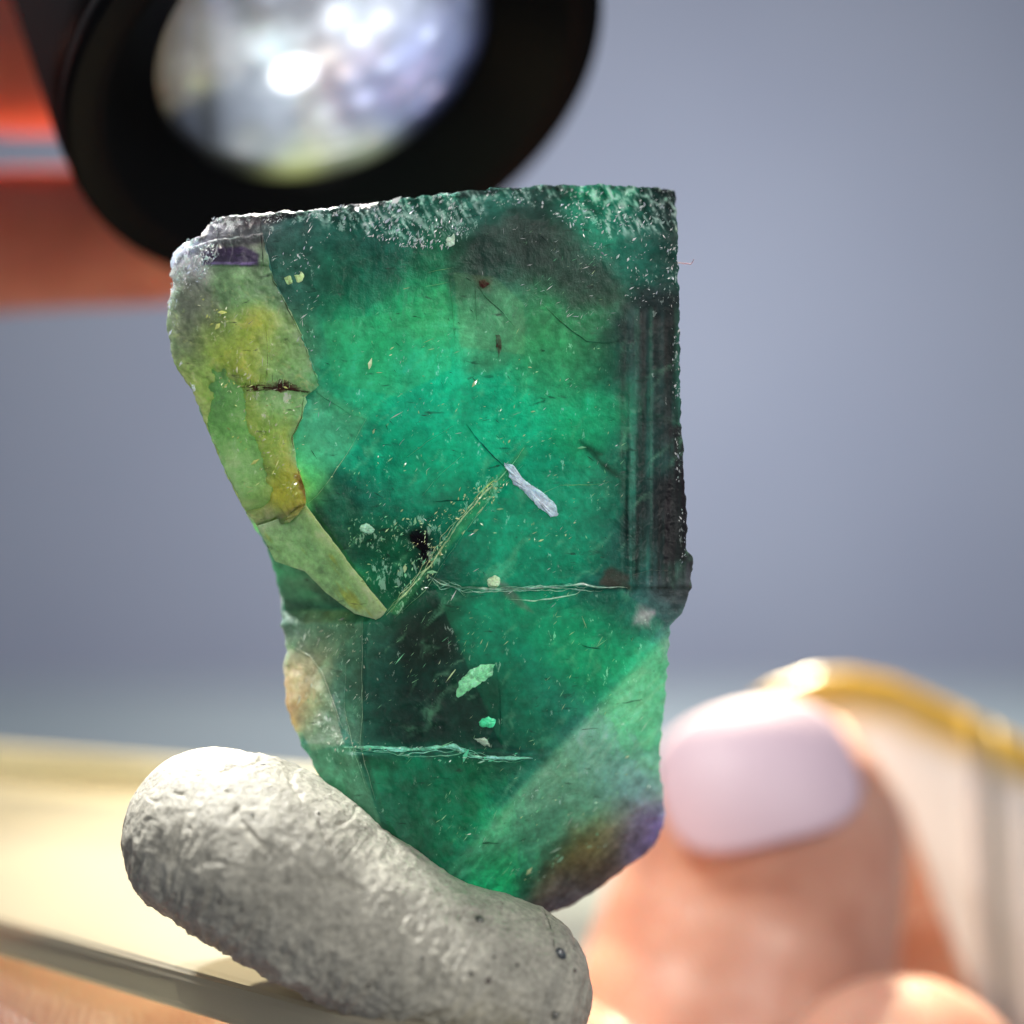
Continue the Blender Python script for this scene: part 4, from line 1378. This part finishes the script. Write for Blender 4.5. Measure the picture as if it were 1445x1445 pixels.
# ------------------------------------------------------------------ ridged clear plastic at the right
def ridged_sheet():
    NU, NV = 110, 60
    u = np.linspace(0, 1, NU)[None, :] + np.zeros((NV, 1)); v = np.linspace(0, 1, NV)[:, None] + np.zeros((1, NU))
    xl = 1262 + 132 * v + 40 * v * v
    xl = np.interp(v, [0, .12, .30, .76, 1], [1060, 1190, 1278, 1384, 1402])
    xr = 1600 + 0 * v
    px = xl + (xr - xl) * u
    ytop = np.interp(px, [1060, 1090, 1150, 1200, 1260, 1300, 1350, 1400, 1445, 1600], [985, 968, 948, 946, 958, 975, 998, 1022, 1046, 1130])
    py = ytop + v * (1560 - ytop)
    d = 41 + 4 * np.exp(-v * 9) - 2.5 * v
    sx = px - np.interp(py, [980, 1445], [1372, 1400])
    d = d - 1.0 * np.exp(-(sx / 9) ** 2) - .8 * np.exp(-((sx - 38) / 10) ** 2) - .8 * np.exp(-((sx - 66) / 10) ** 2) \
        + .5 * np.exp(-((sx - 20) / 9) ** 2)
    ye = smooth(.17, .03, v + .02 * fbm(px, py, 60, 2, 501))[..., None]  # yellow glow of light in the top edge, painted into the colour
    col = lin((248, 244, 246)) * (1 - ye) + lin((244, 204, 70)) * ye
    ln = np.exp(-((sx - 18) / 7) ** 2)[..., None] * .55
    col = (col * (1 - ln) + lin((150, 150, 140)) * ln).reshape(-1, 3)
    P1 = Parr(px, py, d).reshape(-1, 3); P2 = Parr(px, py, d + .5).reshape(-1, 3)
    Fc = gridfaces(NV, NU).tolist() + gridfaces(NV, NU, NU * NV).tolist()
    idx = np.arange(NV * NU).reshape(NV, NU)
    loop = np.r_[idx[0, :-1], idx[:-1, -1], idx[-1, :0:-1], idx[:0:-1, 0]].tolist()
    for q in range(len(loop)):
        a, b = loop[q], loop[(q + 1) % len(loop)]
        Fc.append([a, b, b + NU * NV, a + NU * NV])
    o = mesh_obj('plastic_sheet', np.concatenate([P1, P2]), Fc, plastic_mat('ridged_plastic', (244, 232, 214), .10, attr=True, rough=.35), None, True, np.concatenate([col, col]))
    fix_normals(o)
    return o


tag(ridged_sheet(), 'ridged translucent plastic wrap with yellow glow painted on its top edge over the rear finger at the right edge', 'plastic wrap')

# ------------------------------------------------------------------ flashlight
nF = Vector((.37, -.41, -.80)).normalized()
cF = Vector(W3(492, 140, 15))
flash = empty('flashlight', cF * MM)
flash.rotation_euler = nF.to_track_quat('Z', 'Y').to_euler()     # local +Z = beam
tag(flash, 'black flashlight held above the crystal with its lens lit', 'flashlight')


def lathe(name, prof, mat, parent, n=128, close=False, smooth_=True):
    V = []; F = []
    m = len(prof)
    for r, z in prof:
        for k in range(n):
            a = 2 * math.pi * k / n
            V.append((r * math.cos(a) * MM, r * math.sin(a) * MM, z * MM))
    for i in range(m if close else m - 1):
        for k in range(n):
            a, b = i * n + k, i * n + (k + 1) % n
            j = (i + 1) % m
            F.append([a, b, j * n + (k + 1) % n, j * n + k])
    o = mesh_obj(name, V, F, mat, None, smooth_)
    o.parent = parent
    fix_normals(o)
    return o


def fillet(pts, r=.5, n=4, closed=True):
    out = []
    m = len(pts)
    for i in range(m):
        p0, p1, p2 = np.array(pts[i - 1]), np.array(pts[i]), np.array(pts[(i + 1) % m])
        l0, l2 = np.linalg.norm(p0 - p1), np.linalg.norm(p2 - p1)
        a = p1 + (p0 - p1) / l0 * min(r, l0 * .45); b = p1 + (p2 - p1) / l2 * min(r, l2 * .45)
        for k in range(n + 1):
            t = k / n
            out.append(tuple((1 - t) ** 2 * a + 2 * t * (1 - t) * p1 + t * t * b))
    return out


def black_mat():
    t = NT('black_body')
    n = t.noise(t.coords(), 900, 3, .6)
    nb = t.bump(n, .15, .00005)
    p = t.principled(Base_Color=(.0035, .0037, .0045), Roughness=.55, Metallic=.0, Specular_IOR_Level=.0, Coat_Weight=.10, Coat_Roughness=.35, Normal=nb)
    return t.done(p.outputs[0])


MB = black_mat()
lathe('head', fillet([(14.6, -.5), (14.9, -1.8), (14.6, -30), (12.0, -40), (12.0, -90), (9.0, -90), (9.0, -20), (12.6, -6), (13.4, -.5)], .7), MB, flash, close=True)
lathe('bezel_ring', fillet([(14.75, 0), (14.75, -1.2), (13.4, -1.6), (9.9, -4.0), (9.3, -4.0), (9.3, -3.2), (12.9, .05)], .45), MB, flash, close=True)
# reflector behind the lens
t = NT('reflector_metal')
MR = t.done(t.principled(Base_Color=(.85, .87, .9), Metallic=1.0, Roughness=.12).outputs[0])
lathe('reflector', [(9.2, -4.0)] + [(1.6 + (9.2 - 1.6) * k / 24, -14 + 10.0 * (k / 24) ** 2) for k in range(24, -1, -1)], MR, flash)


def lens():
    NR, NA = 70, 160
    V = [(0, 0, 1.2)]; F = []
    R = 9.7
    for i in range(1, NR + 1):
        r = R * i / NR
        for k in range(NA):
            a = 2 * math.pi * k / NA
            V.append((r * math.cos(a), r * math.sin(a), 1.2 * (1 - (i / NR) ** 2)))
    F += [[0, 1 + k, 1 + (k + 1) % NA] for k in range(NA)]
    for i in range(NR - 1):
        for k in range(NA):
            a = 1 + i * NA + k; b = 1 + i * NA + (k + 1) % NA
            F.append([a, a + NA, b + NA, b])
    V = np.array(V)
    # colour of the glowing optic, in the lens's own plane
    M = flash.rotation_euler.to_matrix()
    x, y = V[:, 0], V[:, 1]
    return V, F, M


LV, LF, LM = lens()


def lens_pos(px, py):
    """where on the lens plane (mm, local) a detail of the optic sits"""
    o = Vector((0, -D, 0)); d = Vector(W3(px, py, 0)) - o
    zc = -2.6
    pc_ = cF + nF * zc
    t = (pc_ - o).dot(nF) / d.dot(nF)
    q = o + d * t - pc_
    l = LM.inverted() @ q
    return l.x, l.y


def lens_colors():
    x, y = LV[:, 0], LV[:, 1]
    c = np.zeros((len(x), 3)) + np.array([.10, .12, .16])
    def g(px, py, s, col, a=1.0, b=None, sp=2):
        cx, cy = lens_pos(px, py)
        cx2, cy2 = lens_pos(px + 20, py)
        e = np.exp(-(((x - cx) ** 2 + (y - cy) ** 2) / (2 * s * s)) ** (sp / 2))
        return e[:, None] * np.array(col) * a
    c = c + g(412, 102, 3.4, (.45, .52, .55))
    c = c + g(560, 120, 3.6, (.24, .30, .80))
    c = c + g(610, 60, 2.6, (.20, .24, .50))
    c = c + g(440, 215, 2.6, (.42, .46, .28))
    c = c + g(500, 20, 3.4, (.50, .56, .66))
    c = c + g(360, 70, 2.4, (.36, .36, .28))
    c = c + g(455, 70, 1.2, (.55, .42, .20), .6)
    c = c + g(290, 130, 1.6, (.28, .30, .10), .4)
    c = c + g(540, 5, 2.2, (.8, .85, .9))
    c = c + g(412, 102, .8, (5, 5.3, 5.5), 1, sp=4)
    c = c + g(385, 70, .9, (.4, .7, .8))
    for (px, py, s, col, a) in [(505, 48, .36, (1, 1, 1), 1.6), (484, 98, .3, (1, .8, .6), 1.3), (512, 138, .4, (.8, .8, 1), 1.2), (545, 88, .3, (.9, 1, 1), 1.3),
                                (608, 52, .3, (.8, .9, 1), 1.2), (616, 138, .34, (1, .8, 1), 1.4), (462, 76, .5, (1, .8, .5), .9), (540, 25, .5, (1, 1, 1), 1.5),
                                (500, 112, .3, (.8, .8, 1), .6), (600, 162, .3, (.7, .6, 1), .6), (345, 222, .3, (.7, .5, .3), .5), (455, 165, .45, (.8, .9, .8), .7),
                                (490, 200, .4, (.9, .9, .8), .7), (430, 190, .5, (.7, .8, .6), .5), (560, 70, .3, (.6, .7, 1), .6), (580, 110, .25, (.6, .6, 1), .6),
                                (470, 185, .3, (.9, .9, .9), .5), (520, 170, .35, (.7, .8, .9), .5), (285, 125, .5, (.5, .6, .1), .6), (470, 20, .5, (1, 1, 1), .8)]:
        c = c + g(px, py, s, col, a)
    c = c * .31
    c *= (1 + .45 * fbm(x * 10, y * 10, 14, 4, 301))[:, None]
    c = c * (np.clip(c.mean(1) / .30, .05, 3) ** .45)[:, None]
    r = np.hypot(x, y)
    # the optic is duller towards its mount, as a reflector lamp is
    e = smooth(9.6, 7.4, r)[:, None]
    c = c * (.10 + .90 * e)
    c = c + g(430, 236, 1.3, (.34, .38, .12)) + g(520, 215, 1.2, (.22, .26, .14)) + g(350, 200, .9, (.16, .16, .08))
    # bluish dark segment near the lower left of the optic
    cx, cy = lens_pos(290, 190)
    c *= (1 - .75 * np.exp(-((x - cx) ** 2 + (y - cy) ** 2) / (2 * 2.2 ** 2)))[:, None]
    return c


t = NT('lit_lens')
att = t.n('ShaderNodeVertexColor'); att.layer_name = 'Col'
em = t.n('ShaderNodeEmission'); t.l(att.outputs[0], em.inputs[0]); em.inputs[1].default_value = 1.0
gl = t.n('ShaderNodeBsdfGlossy'); gl.inputs['Roughness'].default_value = .08
tp = t.n('ShaderNodeBsdfTransparent'); tp.inputs[0].default_value = (.42, .42, .42, 1)
ad = t.n('ShaderNodeAddShader'); t.l(em.outputs[0], ad.inputs[0]); t.l(tp.outputs[0], ad.inputs[1])
mx = t.n('ShaderNodeMixShader'); mx.inputs[0].default_value = .06
t.l(ad.outputs[0], mx.inputs[1]); t.l(gl.outputs[0], mx.inputs[2])
M_lens = t.done(mx.outputs[0])
lo = mesh_obj('lens', (LV + np.array([0, 0, -3.6])) * MM, LF, M_lens, None, True, lens_colors())
lo.parent = flash
lo['label'] = 'glowing white and violet lens'


def point(name, loc, watts, color, radius, spot=None, blend=.5):
    l = bpy.data.lights.new(name, 'SPOT' if spot else 'POINT')
    l.energy = watts; l.color = color; l.shadow_soft_size = radius * MM
    o = bpy.data.objects.new(name, l); sc.collection.objects.link(o)
    o.location = Vector(loc) * MM
    if spot:
        l.spot_size = math.radians(spot); l.spot_blend = blend
        o.rotation_euler = nF.to_track_quat('-Z', 'Y').to_euler()
    return o


_lx, _ly = lens_pos(412, 104)
led = cF + LM @ Vector((_lx * 1.0, _ly * 1.0, -4.4))
point('flashlight_led', led, .21, (1.0, .97, .90), 1.2, 118, .35)

# ------------------------------------------------------------------ a stray fibre on the edge of the crystal
def fibre(pts, r):
    cu = bpy.data.curves.new('lint_fibre', 'CURVE'); cu.dimensions = '3D'
    sp = cu.splines.new('POLY'); sp.points.add(len(pts) - 1)
    for i, p in enumerate(pts):
        v = P(*p); sp.points[i].co = (v.x, v.y, v.z, 1)
    cu.bevel_depth = r * MM; cu.bevel_resolution = 2
    o = bpy.data.objects.new('lint_fibre', cu)
    sc.collection.objects.link(o)
    dg = bpy.context.evaluated_depsgraph_get()
    me = bpy.data.meshes.new_from_object(o.evaluated_get(dg))
    bpy.data.objects.remove(o)
    o2 = bpy.data.objects.new('lint_fibre', me); sc.collection.objects.link(o2)
    me.materials.append(cm((70, 60, 60), .6))
    return o2


tag(fibre([(952, 371, .3), (960, 371, .3), (968, 372, .2), (975, 373, .2), (977, 370, .2), (979, 366, .2)], .012),
    'tiny dark lint fibre sticking out from the right edge of the crystal', 'fibre')
